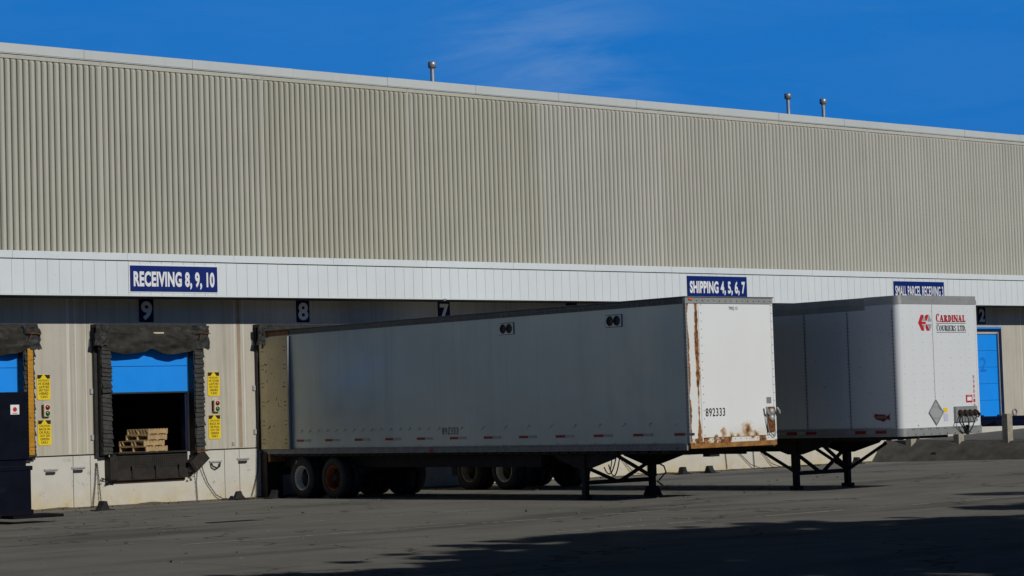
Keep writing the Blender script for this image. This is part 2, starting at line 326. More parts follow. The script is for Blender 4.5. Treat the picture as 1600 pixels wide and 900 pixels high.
    def build(s, name, mat, parent=None, origin=None):
        """vertices are in world space (or in the parent's frame when parent is flagged local)"""
        me = bpy.data.meshes.new(name)
        loc = Vector((0,0,0)); off = Vector((0,0,0))
        if parent is not None and not parent.get('_local'):
            q = parent; off = Vector((0,0,0))
            while q: off += q.location; q = q.parent
        elif parent is None:
            off = Vector(origin) if origin else Vector((0,0,0)); loc = off
        me.from_pydata([tuple(Vector(v)-off) for v in s.v], [], s.f)
        for p_, sm in zip(me.polygons, s.sm): p_.use_smooth = sm
        me.validate(); me.update()
        bm = bmesh.new(); bm.from_mesh(me); bmesh.ops.recalc_face_normals(bm, faces=bm.faces[:]); bm.to_mesh(me); bm.free()
        o = bpy.data.objects.new(name, me); COL.objects.link(o); me.materials.append(mat)
        if parent is not None: o.parent = parent
        o.location = loc
        if parent is not None and parent.get('_local'): o['_local'] = 1
        return o
def tag(o, label=None, cat=None, group=None, kind=None):
    if label: o['label'] = label
    if cat: o['category'] = cat
    if group: o['group'] = group
    if kind: o['kind'] = kind
    return o
def thing(name, loc, label, cat, group=None, local=False, rz=0):
    o = bpy.data.objects.new(name, None); COL.objects.link(o); o.location = loc; o.empty_display_size = .2
    o.rotation_euler = (0, 0, rz)
    if local: o['_local'] = 1
    return tag(o, label, cat, group)
def copy_thing(root, loc, label, rz=None, group=None):
    r = root.copy(); COL.objects.link(r); r.location = loc
    if rz is not None: r.rotation_euler = (r.rotation_euler[0], r.rotation_euler[1], rz)
    r['label'] = label
    for ch in list(root.children):
        c = ch.copy(); COL.objects.link(c); c.parent = r
        for g in ch.children:
            d_ = g.copy(); COL.objects.link(d_); d_.parent = c
    return r
def text_verts(body, width, height, bold=0.0, spacing=1.0):
    cu = bpy.data.curves.new('t', 'FONT'); cu.body = body; cu.size = 1; cu.offset = bold; cu.space_character = spacing; cu.resolution_u = 4
    o = bpy.data.objects.new('t', cu); COL.objects.link(o); bpy.context.view_layer.update()
    dg = bpy.context.evaluated_depsgraph_get(); me = bpy.data.meshes.new_from_object(o.evaluated_get(dg))
    vs = [v.co.copy() for v in me.vertices]; fs = [tuple(p.vertices) for p in me.polygons]
    bpy.data.objects.remove(o); bpy.data.curves.remove(cu); bpy.data.meshes.remove(me)
    x0 = min(v.x for v in vs); x1 = max(v.x for v in vs); y0 = 0.0; y1 = max(v.y for v in vs)
    return [((v.x-x0)/(x1-x0)*width, (v.y-y0)/(y1-y0)*height) for v in vs], fs
def add_text(mb, body, org, width, height, u=(1,0,0), v=(0,0,1), bold=.0, mirror=False, spacing=1.0):
    p, fs = text_verts(body, width, height, bold, spacing); org, u, v = Vector(org), Vector(u), Vector(v)
    mb.add([org + u*((width-a) if mirror else a) + v*b for a, b in p], fs); return mb

# ------------------------------------------------------------------ ground
GZ = lambda y: .0055*(D-max(-20, min(D, y)))
g = MB(); ys = [-420, -20, D, 420]; xs = [-420, 0, 30, 60, 90, 420]
for j in range(3):
    for i in range(5):
        a, b, c_, d_ = xs[i], xs[i+1], ys[j], ys[j+1]
        g.add([(a, c_, GZ(c_)), (b, c_, GZ(c_)), (b, d_, GZ(d_)), (a, d_, GZ(d_))], [(0,1,2,3)])
bmw = g.build('ground', M['asphalt']); tag(bmw, kind='structure')
bm = bmesh.new(); bm.from_mesh(bmw.data); bmesh.ops.remove_doubles(bm, verts=bm.verts[:], dist=1e-4); bmesh.ops.recalc_face_normals(bm, faces=bm.faces[:])
if bm.faces[0].normal.z < 0: bmesh.ops.reverse_faces(bm, faces=bm.faces[:])
bm.to_mesh(bmw.data); bm.free()
# faint broken painted lines
g = MB()
def line_strip(x0, y0, x1, y1, wd, keep):
    n_ = int(math.hypot(x1-x0, y1-y0)/.12); dx, dy = (x1-x0)/n_, (y1-y0)/n_; ll = math.hypot(dx, dy); px, py = -dy/ll*wd/2, dx/ll*wd/2
    for i in range(n_):
        k = noise.noise(Vector((x0+dx*i*1.3, y0*3, 0))*1.1) + .6*noise.noise(Vector((x0+dx*i, y0, 5))*7)
        if k < keep: continue
        a = (x0+dx*i, y0+dy*i); b = (a[0]+dx*1.0, a[1]+dy*1.0); s1 = .5+.5*R.random(); s2 = .5+.5*R.random()
        g.add([(a[0]+px*s1, a[1]+py*s1, GZ(a[1])+.004), (a[0]-px*s2, a[1]-py*s2, GZ(a[1])+.004), (b[0]-px*s1, b[1]-py*s1, GZ(b[1])+.004), (b[0]+px*s2, b[1]+py*s2, GZ(b[1])+.004)], [(0,1,2,3)])
line_strip(18.6, 30.05, 29.5, 29.8, .15, -.12)
line_strip(22.9, 26.2, 36, 26.0, .15, -.12)
line_strip(24, 34.3, 29, 34.6, .12, .10)
line_strip(20.5, 38.3, 24.0, 38.2, .10, .0)
tag(g.build('pavement_lines', M['tarpaint']), kind='structure')
# pebbles and small litter
g = MB()
for k in range(260):
    y = R.uniform(24, 46.8); x = y*R.uniform(.50, 1.15); s_ = R.choice([.004,.005,.006,.008,.011])*R.uniform(.8,1.5); z = GZ(y)
    a = R.uniform(0, 6.3); g.obox((x, y, z+s_*.3), (s_*cos(a)*1.4, s_*sin(a)*1.4, 0), (-s_*sin(a), s_*cos(a), 0), (0, 0, s_*.8))
tag(g.build('gravel', M['chalk']), kind='stuff', label='scattered pale grit and pebbles on the dark asphalt yard', cat='gravel')
g = MB()
for k in range(80):
    y = R.uniform(26, 46.5); x = y*R.uniform(.52, 1.15); s_ = R.uniform(.02,.05); z = GZ(y)
    a = R.uniform(0, 6.3); g.obox((x, y, z+s_*.25), (s_*cos(a)*1.6, s_*sin(a)*1.6, 0), (-s_*sin(a), s_*cos(a), 0), (0, 0, s_*.6))
for k in range(420):   # crumbs gathered along the foot of the wall
    x = R.uniform(25.6, 55); s_ = R.uniform(.015,.05)
    g.obox((x, D-.02-abs(R.gauss(0,.09)), s_*.3), (s_*1.8,0,0), (0,s_*1.2,0), (0,0,s_))
tag(g.build('debris', M['base2']), kind='stuff', label='dark crumbs and dirt gathered along the wall foot and yard', cat='debris')

t = thing('storm_drain', (23.9, 36.3, GZ(36.3)), 'dark narrow storm drain grate set in the asphalt in front of the number 9 dock', 'drain')
g = MB(); g.box(23.2, 24.3, 36.15, 36.45, GZ(36.3)-.05, GZ(36.3)+.004); g.build('drain_frame', M['joint'], t)
g = MB()
for k in range(17): g.box(23.23+k*.062, 23.26+k*.062, 36.17, 36.43, GZ(36.3)+.005, GZ(36.3)+.012)
g.build('drain_grate', M['steel_dark'], t)
# ramp + bank on the right
toe = [(55.3,47.48),(56.1,45),(56.9,42.2),(58.4,38),(60.5,33),(62.5,29)]
crest = [(56.0,47.48,.665),(56.95,45,.60),(58.0,42.4,.575),(59.7,38,.52),(61.6,33,.36),(62.7,29,.14)]
def interp(tab, t):
    k = min(int(t*(len(tab)-1)), len(tab)-2); q = t*(len(tab)-1)-k; return [a+(b-a)*q for a, b in zip(tab[k], tab[k+1])]
def bankf(u, v):
    a = interp(toe, u); b = interp(crest, u); x = a[0]+(b[0]-a[0])*v; y = a[1]+(b[1]-a[1])*v; z0 = GZ(a[1])-.02
    z = z0+(b[2]-z0)*(v**.85); nn = noise.noise(Vector((x*2.5, y*2.5, 0)))*.05*sin(pi*v) + (noise.noise(Vector((x*1.1, y*1.1, 3)))*.10*(1-v))
    return (x+nn, y, z+noise.noise(Vector((x*6, y*6, 8)))*.012)
g = MB(); g.grid(bankf, 90, 14)
tag(g.build('bank', M['bank']), kind='structure')
def rampf(u, v):
    b = interp(crest, u); x = b[0]+(95-b[0])*v**1.6; zr = .665+(.9 if b[1] > 40 else .9)*max(0, (x-58))/25
    z = b[2]+(min(1.15, zr)-.665)*((b[1]-29)/18.5); return (x, b[1], z)
g = MB(); g.grid(rampf, 20, 26); tag(g.build('ramp', M['ramp']), kind='structure')

# ------------------------------------------------------------------ warehouse
X0, X1 = 5.0, 88.0
wh = thing('warehouse', (46, D, 0), 'long warehouse with ribbed concrete upper wall, white canopy and loading docks', 'warehouse')
# upper precast ribbed panels
PW = 4.69; first = 27.53
PT, PB = 10.74, 5.6
def ribbed(x0):
    mb = MB(); nr = 29; x_a = x0+.004; wd = PW-.008; pit = wd/nr
    prof = []
    for r_ in range(nr):
        for u, h in ((0,0),(.275,0),(.29,.56),(.37,.76),(.47,.92),(.54,.985),(.60,1),(.90,1),(.965,.90),(.985,0)):
            prof.append((x_a+(r_+u)*pit, h*.115))
    prof.append((x_a+wd, 0)); n_ = len(prof)
    zs = ((PB,1),(PT-.17,1),(PT-.13,.86),(PT-.11,.5),(PT-.10,0))
    vs = [(x, D-.01-h*k, z) for z, k in zs for x, h in prof]; fs = [(j*n_+i, j*n_+i+1, (j+1)*n_+i+1, (j+1)*n_+i) for j in range(len(zs)-1) for i in range(n_-1)]
    mb.add(vs, fs)
    mb.add([(x_a, D-.09, PT-.10), (x_a+wd, D-.09, PT-.10), (x_a+wd, D-.09, PT-.002), (x_a, D-.09, PT-.002)], [(0,1,2,3)]); mb.add([(x_a, D-.09, PT-.10), (x_a+wd, D-.09, PT-.10), (x_a+wd, D-.01, PT-.10), (x_a, D-.01, PT-.10)], [(0,1,2,3)])
    mb.add([(x_a, D, PB), (x_a, D+.2, PB), (x_a, D+.2, PT), (x_a, D, PT)], [(0,1,2,3)]); mb.add([(x_a+wd, D, PB), (x_a+wd, D+.2, PB), (x_a+wd, D+.2, PT), (x_a+wd, D, PT)], [(0,1,2,3)])
    return mb
k0 = int((X0-first)/PW); k1 = int((X1-first)/PW)
rib_a = {}
for k in range(k0, k1+1):
    ribbed(first+k*PW).build('ribbed_panel', M['rib'], wh)
    g = MB(); g.box(first+k*PW-.016, first+k*PW+.016, D-.10, D-.012, PB, PT-.10); g.build('panel_joint_strip', M['pale_wall'], wh)
g = MB(); g.box(first+k0*PW, first+(k1+1)*PW, D+.01, D+.3, PB, PT); g.build('panel_backing', M['rib'], wh)
XL, XR = first+k0*PW, first+(k1+1)*PW
# roof edge flashing in lengths
x = XL; i = 0
while x < XR-.1:
    xe = min(x+3.05, XR); jz = R.uniform(-.006,.006); jy = R.uniform(-.006,.006); g = MB(); g.box(x+.003, xe-.003, D-.135+jy, D+.35, 10.765, 10.985+jz, .006); g.box(x+.003, xe-.003, D-.12+jy, D-.10+jy, 10.745, 10.765); g.build('roof_flashing', M['flash'], wh); x = xe
g = MB(); g.box(XL, XR, D-.10, D+.3, 10.738, 10.763); g.build('flashing_shadow_gap', M['joint'], wh)
g = MB(); g.box(XL, XR, D+.36, D+42, 10.5, 10.85); g.build('roof', M['joint'], wh)
g = MB(); g.box(XL, XL+.3, D+.4, D+42, 0, 10.5); g.box(XR-.3, XR, D+.4, D+42, 0, 10.5); g.box(XL+.3, XR-.3, D+41.7, D+42, 0, 10.5); g.build('side_wall', M['wall'], wh)
# canopy
FY = D-1.25; CF = .99085   # canopy plane
g = MB(); pw = .3048; x = 24.45-pw*64
while x < XR:
    g.box(x+.004, x+pw-.004, FY, FY+.04, 5.025, 5.87); x += pw
g.build('canopy_cladding', M['fascia'], wh)
g = MB(); g.box(24.45-pw*64, XR, FY+.012, FY+.06, 5.03, 5.85); g.build('canopy_cladding_seam', M['flash'], wh)
x = 24.46-3.00*6
while x < XR:
    g = MB(); g.box(x+.003, x+2.997, FY-.03, FY+.25, 5.84, 6.01); g.build('canopy_trim', M['fascia'], wh); x += 3.0
g = MB(); g.box(XL, XR, FY-.008, FY+.02, 5.82, 5.838); g.build('canopy_drip_line', M['joint'], wh)
g = MB(); g.box(XL, XR, FY-.012, FY+.01, 4.99, 5.022); g.build('canopy_lower_edge', M['fascia'], wh)
g = MB(); g.box(XL, XR, FY+.012, D-.002, 5.0, 5.024); g.build('soffit', M['soffit'], wh)
g = MB(); g.add([(XL, FY+.25, 6.005), (XR, FY+.25, 6.005), (XR, D-.05, 6.02), (XL, D-.05, 6.02)], [(0,1,2,3)]); g.build('canopy_top', M['flash'], wh)
for x in (37.05, 45.0): MB().knob((x, FY+.0, 5.0), (0,-.2,-1), .05, .05).build('canopy_bracket', M['rail'], wh)

# dock wall with openings
BAY = 4.65; C9 = 28.71
bays = {n_: C9+(9-n_)*BAY for n_ in (10, 9, 8, 7, 6, 5, 4, 3, 2, 1)}
SZ = 1.27; OT = 4.10
HW = {n_: (1.0 if n_ == 2 else 1.16) for n_ in bays}
holes = sorted([(bays[n_]-HW[n_], bays[n_]+HW[n_]) for n_ in bays])
segs = []; x = XL
for a, b in holes: segs.append((x, a)); x = b
segs.append((x, XR))
seams = [first+k*PW for k in range(k0, k1+1)]
for a, b in segs:
    cuts = [a]+[s_ for s_ in seams if a+.1 < s_ < b-.1]+[b]
    for c_, d_ in zip(cuts[:-1], cuts[1:]):
        g = MB(); g.box(c_+(.008 if c_ != a else 0), d_-(.008 if d_ != b else 0), D, D+.25, SZ+.012, 5.1); g.build('wall_panel', M['wall'], wh)
for a, b in holes: g = MB(); g.box(a, b, D, D+.25, OT, 5.1); g.build('wall_panel', M['wall'], wh)
g = MB(); g.box(XL, XR, D+.03, D+.25, SZ-.02, SZ+.012); g.build('wall_joint', M['joint'], wh)
# vertical rain stains / pale bands on the wall
def band(x, w_, z0, z1, mat, nm='wall_stain'):
    g = MB(); n_ = 14
    for i in range(n_):
        za, zb = z0+(z1-z0)*i/n_, z0+(z1-z0)*(i+1)/n_; wa = w_*(.75+.35*noise.noise(Vector((x*3, i*.4, 0)))); wb = w_*(.75+.35*noise.noise(Vector((x*3, (i+1)*.4, 0))))
        g.add([(x-wa/2, D-.003, za), (x+wa/2, D-.003, za), (x+wb/2, D-.003, zb), (x-wb/2, D-.003, zb)], [(0,1,2,3)])
    g.build(nm, mat, wh)
for x, w_ in ((26.55,.10),(26.75,.05),(27.02,.05)): band(x, w_, 1.3, 5.0, M['pale_wall'], 'pale_wall_streak')
for x, w_ in ((31.38,.13),): band(x, w_, 1.3, 5.0, M['wall_stain'])
for x, w_ in ((31.26,.05),(31.52,.06),(63.4,.07),(64.1,.05)): band(x, w_, 1.3, 5.0, M['pale_wall'], 'pale_wall_streak')
# foundation
fs_ = [XL] + [v for v in (26.62, 28.0-.92, 30.87, 31.31, 33.4, 35.8, 38.2, 40.6, 43.0, 45.4, 48.71, 49.92, 51.6, 53.4) ] + [56.5, 60, 64, 70, 76, XR]
for a, b in zip(fs_[:-1], fs_[1:]):
    g = MB(); g.box(a+.006, b-.006, D-.012, D+.25, -.3, SZ-.02, .006); g.build('foundation_panel', M['base'], wh)
g = MB(); g.box(XL, XR, D+.02, D+.25, -.3, SZ-.03); g.build('foundation_joint', M['joint'], wh)
# dirt fillet at the wall foot
g = MB()
def dirt(u, v):
    x = XL+10+u*45; h = .035+.05*max(0, noise.noise(Vector((x*1.2, 0, 0)))+.3*noise.noise(Vector((x*6, 0, 4)))); return (x, D-.014-.10*(1-v)*(1+.6*noise.noise(Vector((x*2,7,0)))), h*v+.003)
g.grid(dirt, 400, 2, False); g.build('wall_foot_dirt', M['base2'], wh)

# interiors behind openings 10, 9, 8 and the doors
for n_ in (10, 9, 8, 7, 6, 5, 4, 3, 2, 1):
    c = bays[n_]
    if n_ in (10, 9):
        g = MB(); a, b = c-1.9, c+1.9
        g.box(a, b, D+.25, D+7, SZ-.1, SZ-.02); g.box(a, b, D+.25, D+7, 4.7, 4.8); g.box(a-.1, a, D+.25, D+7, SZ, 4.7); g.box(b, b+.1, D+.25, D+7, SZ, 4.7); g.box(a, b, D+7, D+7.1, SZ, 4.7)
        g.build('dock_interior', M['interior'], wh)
        # half raised sectional door
        for k, (z0, z1) in enumerate(((2.735, 3.36), (3.368, 3.98), (3.988, 4.3))):
            if z0 > OT+.1: continue
            dr = MB(); dr.box(c-1.158, c+1.158, D+.03, D+.08, z0, min(z1, OT)-.002, .006)
            o = dr.build('door_section', M['blue_door'], wh)
        g = MB(); g.box(c-1.158, c+1.158, D+.03, D+.09, 2.70, 2.733); g.build('door_bottom_seal', M['bracket_black'], wh)
        for xa_, xb_ in ((c+1.11, c+1.163), (c-1.163, c-1.11)):
            g = MB(); g.box(xa_, xb_, D+.1, D+.3, SZ, 2.7); g.build('door_track', M['navy'], wh)
    else:
        nsec = 5 if n_ != 2 else 5
        for k in range(nsec):
            z0 = SZ+.03+k*(OT-SZ-.03)/nsec; z1 = SZ+.03+(k+1)*(OT-SZ-.03)/nsec-.008
            dr = MB(); dr.box(c-HW[n_]+.002, c+HW[n_]-.002, D+.05, D+.10, z0, z1, .003); dr.build('door_section', M['blue_door'], wh)
# bay 2 frame : navy jambs, header
c = bays[2]
g = MB(); g.box(c+.90, c+1.02, D-.03, D+.04, SZ+.06, 4.33); g.box(c-1.02, c-.90, D-.03, D+.04, SZ+.06, 4.33); g.box(c-.9, c+.9, D-.03, D+.04, 4.18, 4.33); g.build('door_frame', M['navy'], wh)
g = MB(); g.box(c-1.02, c+1.02, D-.036, D-.031, 4.27, 4.325); g.build('door_frame_trim', M['blue_door'], wh)
g = MB(); g.box(c+.83, c+.88, D-.02, D+.045, SZ+.06, 4.15); g.build('door_track', M['rail'], wh)
g = MB(); g.box(c+.70, c+.80, D-.03, D+.045, SZ+.03, SZ+.09); g.box(c-.2, c-.1, D-.03, D+.045, SZ+.03, SZ+.09); g.build('door_handle', M['bracket_black'], wh)
M['faint_num'] = node_mat('faint_blue', (.006,.19,.74), .5)
g = MB(); add_text(g, '2', (c-.12, D+.046, 2.83), .36, .48, bold=.01); g.build('door_number', M['faint_num'], wh)
# small pipe fitting right of bay 2
g = MB(); g.tube([(62.85+.11*cos(a*pi/8), D-.03, 1.42+.11*sin(a*pi/8)) for a in range(16)], .018, 5, closed=True); g.box(62.8, 62.95, D-.03, D, 1.28, 1.34); g.build('wall_ring', M['rail'], wh)

for x in (31.15,):
    g = MB(); g.box(x-.04, x+.04, D-.03, D-.003, 1.36, 1.44); g.build('junction_box', M['galv'], wh)
# ------------------------------------------------------------------ dock seals
def pleated_pad(mb, flaps, x0, x1, z0, z1, y0, y1, side, rnd):
    mb.box(x0, x1, y0, y1, z0, z1, .02)
    z = z0+.02; n_ = 0
    while z < z1-.05:
        h = rnd.uniform(.085, .125); lift = rnd.uniform(.03,.06)*(1.6 if rnd.random() < .1 else 1); tilt = rnd.uniform(-.02,.05)*side; inset = rnd.uniform(0,.02)
        a0, a1 = x0+.005+inset, x1-.005-rnd.uniform(0,.03)
        vs = [(a0, y0-.004, z+h+.03), (a1, y0-.004, z+h+.03+tilt), (a1+.012, y0-lift-.01, z+tilt), (a0-.006, y0-lift, z),
              (a0, y0-.0, z+h+.03-.012), (a1, y0-.0, z+h+.018+tilt), (a1+.012, y0-lift+.01, z+tilt-.012), (a0-.006, y0-lift+.012, z-.012)]
        flaps.add(vs, [(0,1,2,3),(7,6,5,4),(0,4,5,1),(1,5,6,2),(2,6,7,3),(3,7,4,0)])
        z += h
def make_seal(n_, detail=True, orange=False):
    rnd = random.Random(100+n_); c = bays[n_]
    s_ = MB(); s_.box(c-1.52, c-1.17, D-.10, D-.003, 1.20, 4.33); s_.box(c+1.17, c+1.52, D-.10, D-.003, 1.20, 4.33); s_.box(c-1.55, c+1.55, D-.28, D-.003, 4.30, 4.38)
    seal = s_.build('dock_seal', M['black'], wh)
    for sg in (-1, 1):
        fl = MB(); pd = MB(); xa_ = c-1.44 if sg < 0 else c+1.16
        pleated_pad(pd, fl, xa_, xa_+.28, 1.24, 3.9, D-.27, D-.1, sg, rnd)
        pd.build('side_pad', M['black'], seal); fl.build('side_pad_pleats', M['blackflap'], seal)
    # head pad with sagging curtain
    def head(u, v):
        x = c-1.5+3.0*u; z = 4.30-.50*v
        sag = .10*abs(sin(u*pi*2.0+.15))**.8 if v > .35 else 0
        if v > .999: z -= sag*1.4*(.4+.9*sin(pi*u)) + .04*noise.noise(Vector((x*3, n_, 0)))
        elif v > .6: z -= sag*.6
        y = D-.30-.06*sin(v*pi)+.07*noise.noise(Vector((x*1.6, z*7, n_)))+.035*noise.noise(Vector((x*4, z*12+x*2, n_)))
        edge = min(u, 1-u)
        return (x, min(y, D-.2), z)
    h = MB(); h.grid(head, 60, 14)
    h.grid(lambda u, v: (c-1.5+3.0*u, D-.2+.15*v, 3.92), 6, 2)
    h.build('head_curtain', M['curtain'], seal)
    h = MB(); h.box(c-1.47, c+1.47, D-.2, D-.003, 3.93, 4.30); h.build('head_pad', M['black'], seal)
    if detail:
        for sgn, sx, sz, z0 in ((-1, .44, .50, 3.86), (1, .46, .56, 3.78)):
            def lump(u, v, sgn=sgn, sx=sx, sz=sz, z0=z0):
                xx = (u-.5)*sx; zz = v*sz
                q = Vector((xx*5, zz*5, n_+sgn*3)); bul = .07*sin(pi*min(1, max(0, u)))**.5
                x = c+sgn*1.36+xx+.04*noise.noise(q*1.5)+(.05*sgn*(1-v)); z = z0+zz-.06*(1-v)*noise.noise(q*2)-.05*abs(noise.noise(q*3))
                y = D-.30-bul-.06*noise.noise(q*1.7)-.02*noise.noise(q*5)
                return (x, y, z)
            l_ = MB(); l_.grid(lump, 16, 16, False)
            # thickness
            l_.grid(lambda u, v: (lambda p_: (p_[0], p_[1]+.03, p_[2]))(lump(u, v)), 16, 16, False)
            l_.build('corner_patch', M['blackflap'], seal)
        g = MB(); g.obox((c+.10, D-.345, 4.16), (.36,0,0), (0,.004,0), (0,0,.035)); g.build('maker_plate', M['lamp_case'], seal)
        g = MB(); g.bar((c+1.20, D-.44, 4.16), (c+1.58, D-.40, 4.14), .02); g.bar((c+1.25, D-.43, 4.0), (c+1.30, D-.46, 4.2), .015); g.build('rusty_rod', M['rust'], seal)
        g = MB()
        for z in (1.62, 2.72, 3.86): g.box(c-1.60, c-1.535, D-.05, D-.002, z, z+.12)
        g.build('mounting_clip', M['galv'], seal)
    if orange:
        g = MB(); g.box(c+1.235, c+1.375, D-.345, D-.335, 1.32, 3.80)
        for k in range(26): g.box(c+1.235, c+1.375, D-.352, D-.346, 1.34+k*.095, 1.40+k*.095)
        g.build('orange_guide_strip', M['orange_pad'], seal)
    return seal
for n_ in (10, 9, 8, 7, 6, 5, 4): make_seal(n_, n_ in (10, 9, 8), n_ == 10)

# levelers, bumpers
for n_ in (10, 9, 8, 7, 6, 5, 4):
    c = bays[n_]
    g = MB(); g.box(c-1.10, c+1.0, D-.16, D-.004, .62, 1.25, .012)
    g.box(c-1.12, c+.98, D-.20, D-.16, .62, .84, .01); g.box(c-1.24, c-1.02, D-.28, D-.004, .64, 1.20, .015)
    lev = g.build('dock_leveler', M['steel_dark'], wh)
    g = MB()
    for k in range(3): g.box(c-.62+k*.66, c-.56+k*.66, D-.235, D-.20, .66, .96)
    for k in range(34): g.box(c-1.0+k*.058, c-.985+k*.058, D-.166, D-.16, .90, 1.20)
    for k in range(5): g.box(c-1.0, c+.97, D-.166, D-.16, .92+k*.06, .93+k*.06)
    g.build('leveler_rib', M['chassis'], lev)
    g = MB(); g.box(c-1.05, c+.99, D-.035, D-.004, .565, .61); g.build('pit_angle', M['rust'], lev)
    g = MB(); g.box(c-1.0, c+.98, D-.25, D-.0, 1.252, 1.275); g.build('leveler_lip', M['steel_dark'], lev)
c = bays[9]
g = MB(); a = radians(40); ux = Vector((cos(a), 0, sin(a))); uz = Vector((-sin(a), 0, cos(a)))
g.obox((c+1.22, D-.26, 1.02), ux*.50, (0,.2,0), uz*.30); bum = g.build('dock_bumper', M['steel_dark'], wh)
g = MB(); g.obox(Vector((c+1.22, D-.37, 1.02))-ux*.19, ux*.04, (0,.02,0), uz*.26); g.build('bumper_plate', M['curtain'], bum)
g = MB(); g.obox((c+1.30, D-.28, 1.245), (.34,0,.04), (0,.2,0), (0,0,.035)); g.build('rusty_bracket', M['rust'], wh)
g = MB()
for k in range(26):
    a = R.uniform(-.2, 2.3); g.obox((c+R.choice([-1.22,1.12])+R.gauss(0,.10), D-.015, R.uniform(.5,.78)), (R.uniform(.03,.1),0,R.uniform(-.03,.03)), (0,.006,0), (0,0,R.uniform(.02,.07)))
g.build('chipped_concrete', M['base2'], wh)['kind'] = 'stuff'
c = bays[8]
g = MB(); g.box(c-1.42, c-.95, D-.30, D-.01, .0, 1.15, .02); g.build('dock_bumper', M['steel_dark'], wh)
# pull handles / brackets on foundation
for x, z, kind in ((26.0,.93,0),(26.73,.95,0),(30.57,.95,1),(31.39,.99,0),(49.3,.93,0)):
    g = MB(); g.box(x-.16, x+.20, D-.05, D-.013, z, z+.045, .004); br = g.build('wall_bracket', M['galv'], wh)
    g = MB()
    if kind: g.tube([(x-.12, D-.05, z-.01),(x-.10, D-.09, z-.09),(x, D-.11, z-.14),(x+.10, D-.09, z-.10),(x+.14, D-.05, z-.02)], .022, 6)
    else: g.box(x-.12, x+.12, D-.06, D-.013, z-.085, z-.025, .008)
    g.build('bracket_handle', M['bracket_black'], br)

# ------------------------------------------------------------------ signs
def board_sign(name, xa, xb, z0, z1, y, text, label, tw=.92, th=.62, bold=.042, grp='blue dock signs on the canopy', lift=0.0, cat='sign'):
    t = thing(name, ((xa+xb)/2, y, z0), label, cat, grp)
    g = MB(); g.box(xa, xb, y-.035, y-.012, z0, z1, .004); g.build('sign_board', M['sign_blue'], t)
    g = MB(); w_, h = (xb-xa)*tw, (z1-z0)*th
    add_text(g, text, ((xa+xb)/2-w_/2, y-.0385, (z0+z1)/2-h/2+lift), w_, h, bold=bold, spacing=1.06); g.build('lettering', M['sign_white'], t)
    return t
s_ = board_sign('dock_sign', 27.53, 29.96, 5.11, 5.72, FY, 'RECEIVING 8, 9, 10', 'blue sign reading RECEIVING 8, 9, 10 on the white canopy', .93, .56)
g = MB(); g.box(27.50, 29.99, FY-.012, FY-.0, 5.08, 5.75); g.build('sign_border', M['sign_white'], s_)
board_sign('dock_sign', 46.07, 48.55, 5.14, 5.755, FY, 'SHIPPING 4, 5, 6, 7', 'blue sign reading SHIPPING 4, 5, 6, 7 on the white canopy', .93, .56)
board_sign('dock_sign', 55.27, 57.75, 5.12, 5.725, FY, 'SMALL PARCEL RECEIVING 3', 'blue sign reading SMALL PARCEL RECEIVING 3 above the courier trailer', .96, .52, bold=.02)
for n_ in (9, 8, 7, 6, 2):
    c = bays[n_]
    t = thing('bay_number', (c, D, 4.46), 'navy bay number board with a pale %d in shade under the canopy' % n_, 'number sign', 'navy bay number boards under the canopy')
    g = MB(); g.box(c-.20, c+.20, D-.03, D-.006, 4.44, 5.03, .004); g.build('sign_board', M['number_board'], t)
    g = MB(); add_text(g, str(n_), (c-.155, D-.034, 4.52), .31, .43, bold=.035); g.build('lettering', M['num_white'], t)
def warn_sign(x, z0, mirror, label):
    w_, h = .35, .60; t = thing('warning_sign', (x, D, z0), label, 'warning sign', 'yellow warning signs beside the docks')
    y = D-.016
    g = MB(); b = .03; g.poly_extrude([(x-w_/2+b,y,z0),(x+w_/2-b,y,z0),(x+w_/2,y,z0+b),(x+w_/2,y,z0+h-b),(x+w_/2-b,y,z0+h),(x-w_/2+b,y,z0+h),(x-w_/2,y,z0+h-b),(x-w_/2,y,z0+b)], (0,.01,0)); g.build('sign_board', M['yellow'], t)
    g = MB(); y2 = y-.0035
    g.add([(x-w_/2+.01,y2,z0+h-.10),(x-.09,y2,z0+h-.10),(x-.02,y2,z0+h-.01),(x-w_/2+.01,y2,z0+h-.01)], [(0,1,2,3)])
    g.add([(x+.09,y2,z0+h-.10),(x+w_/2-.01,y2,z0+h-.10),(x+w_/2-.01,y2,z0+h-.01),(x+.02,y2,z0+h-.01)], [(0,1,2,3)])
    add_text(g, 'CAUTION', (x-.14, y2, z0+h-.165), .28, .045, bold=.01, mirror=mirror)
    for k, s in enumerate(('BACK IN', 'OR PULL', 'OUT ON', 'GREEN', 'ONLY')):
        ww = {7: .28, 6: .25, 5: .23, 4: .19}[len(s)]
        add_text(g, s, (x-ww/2, y2, z0+h-.245-k*.078), ww, .056, bold=.012, mirror=mirror)
    g.build('lettering', M['ink'], t)
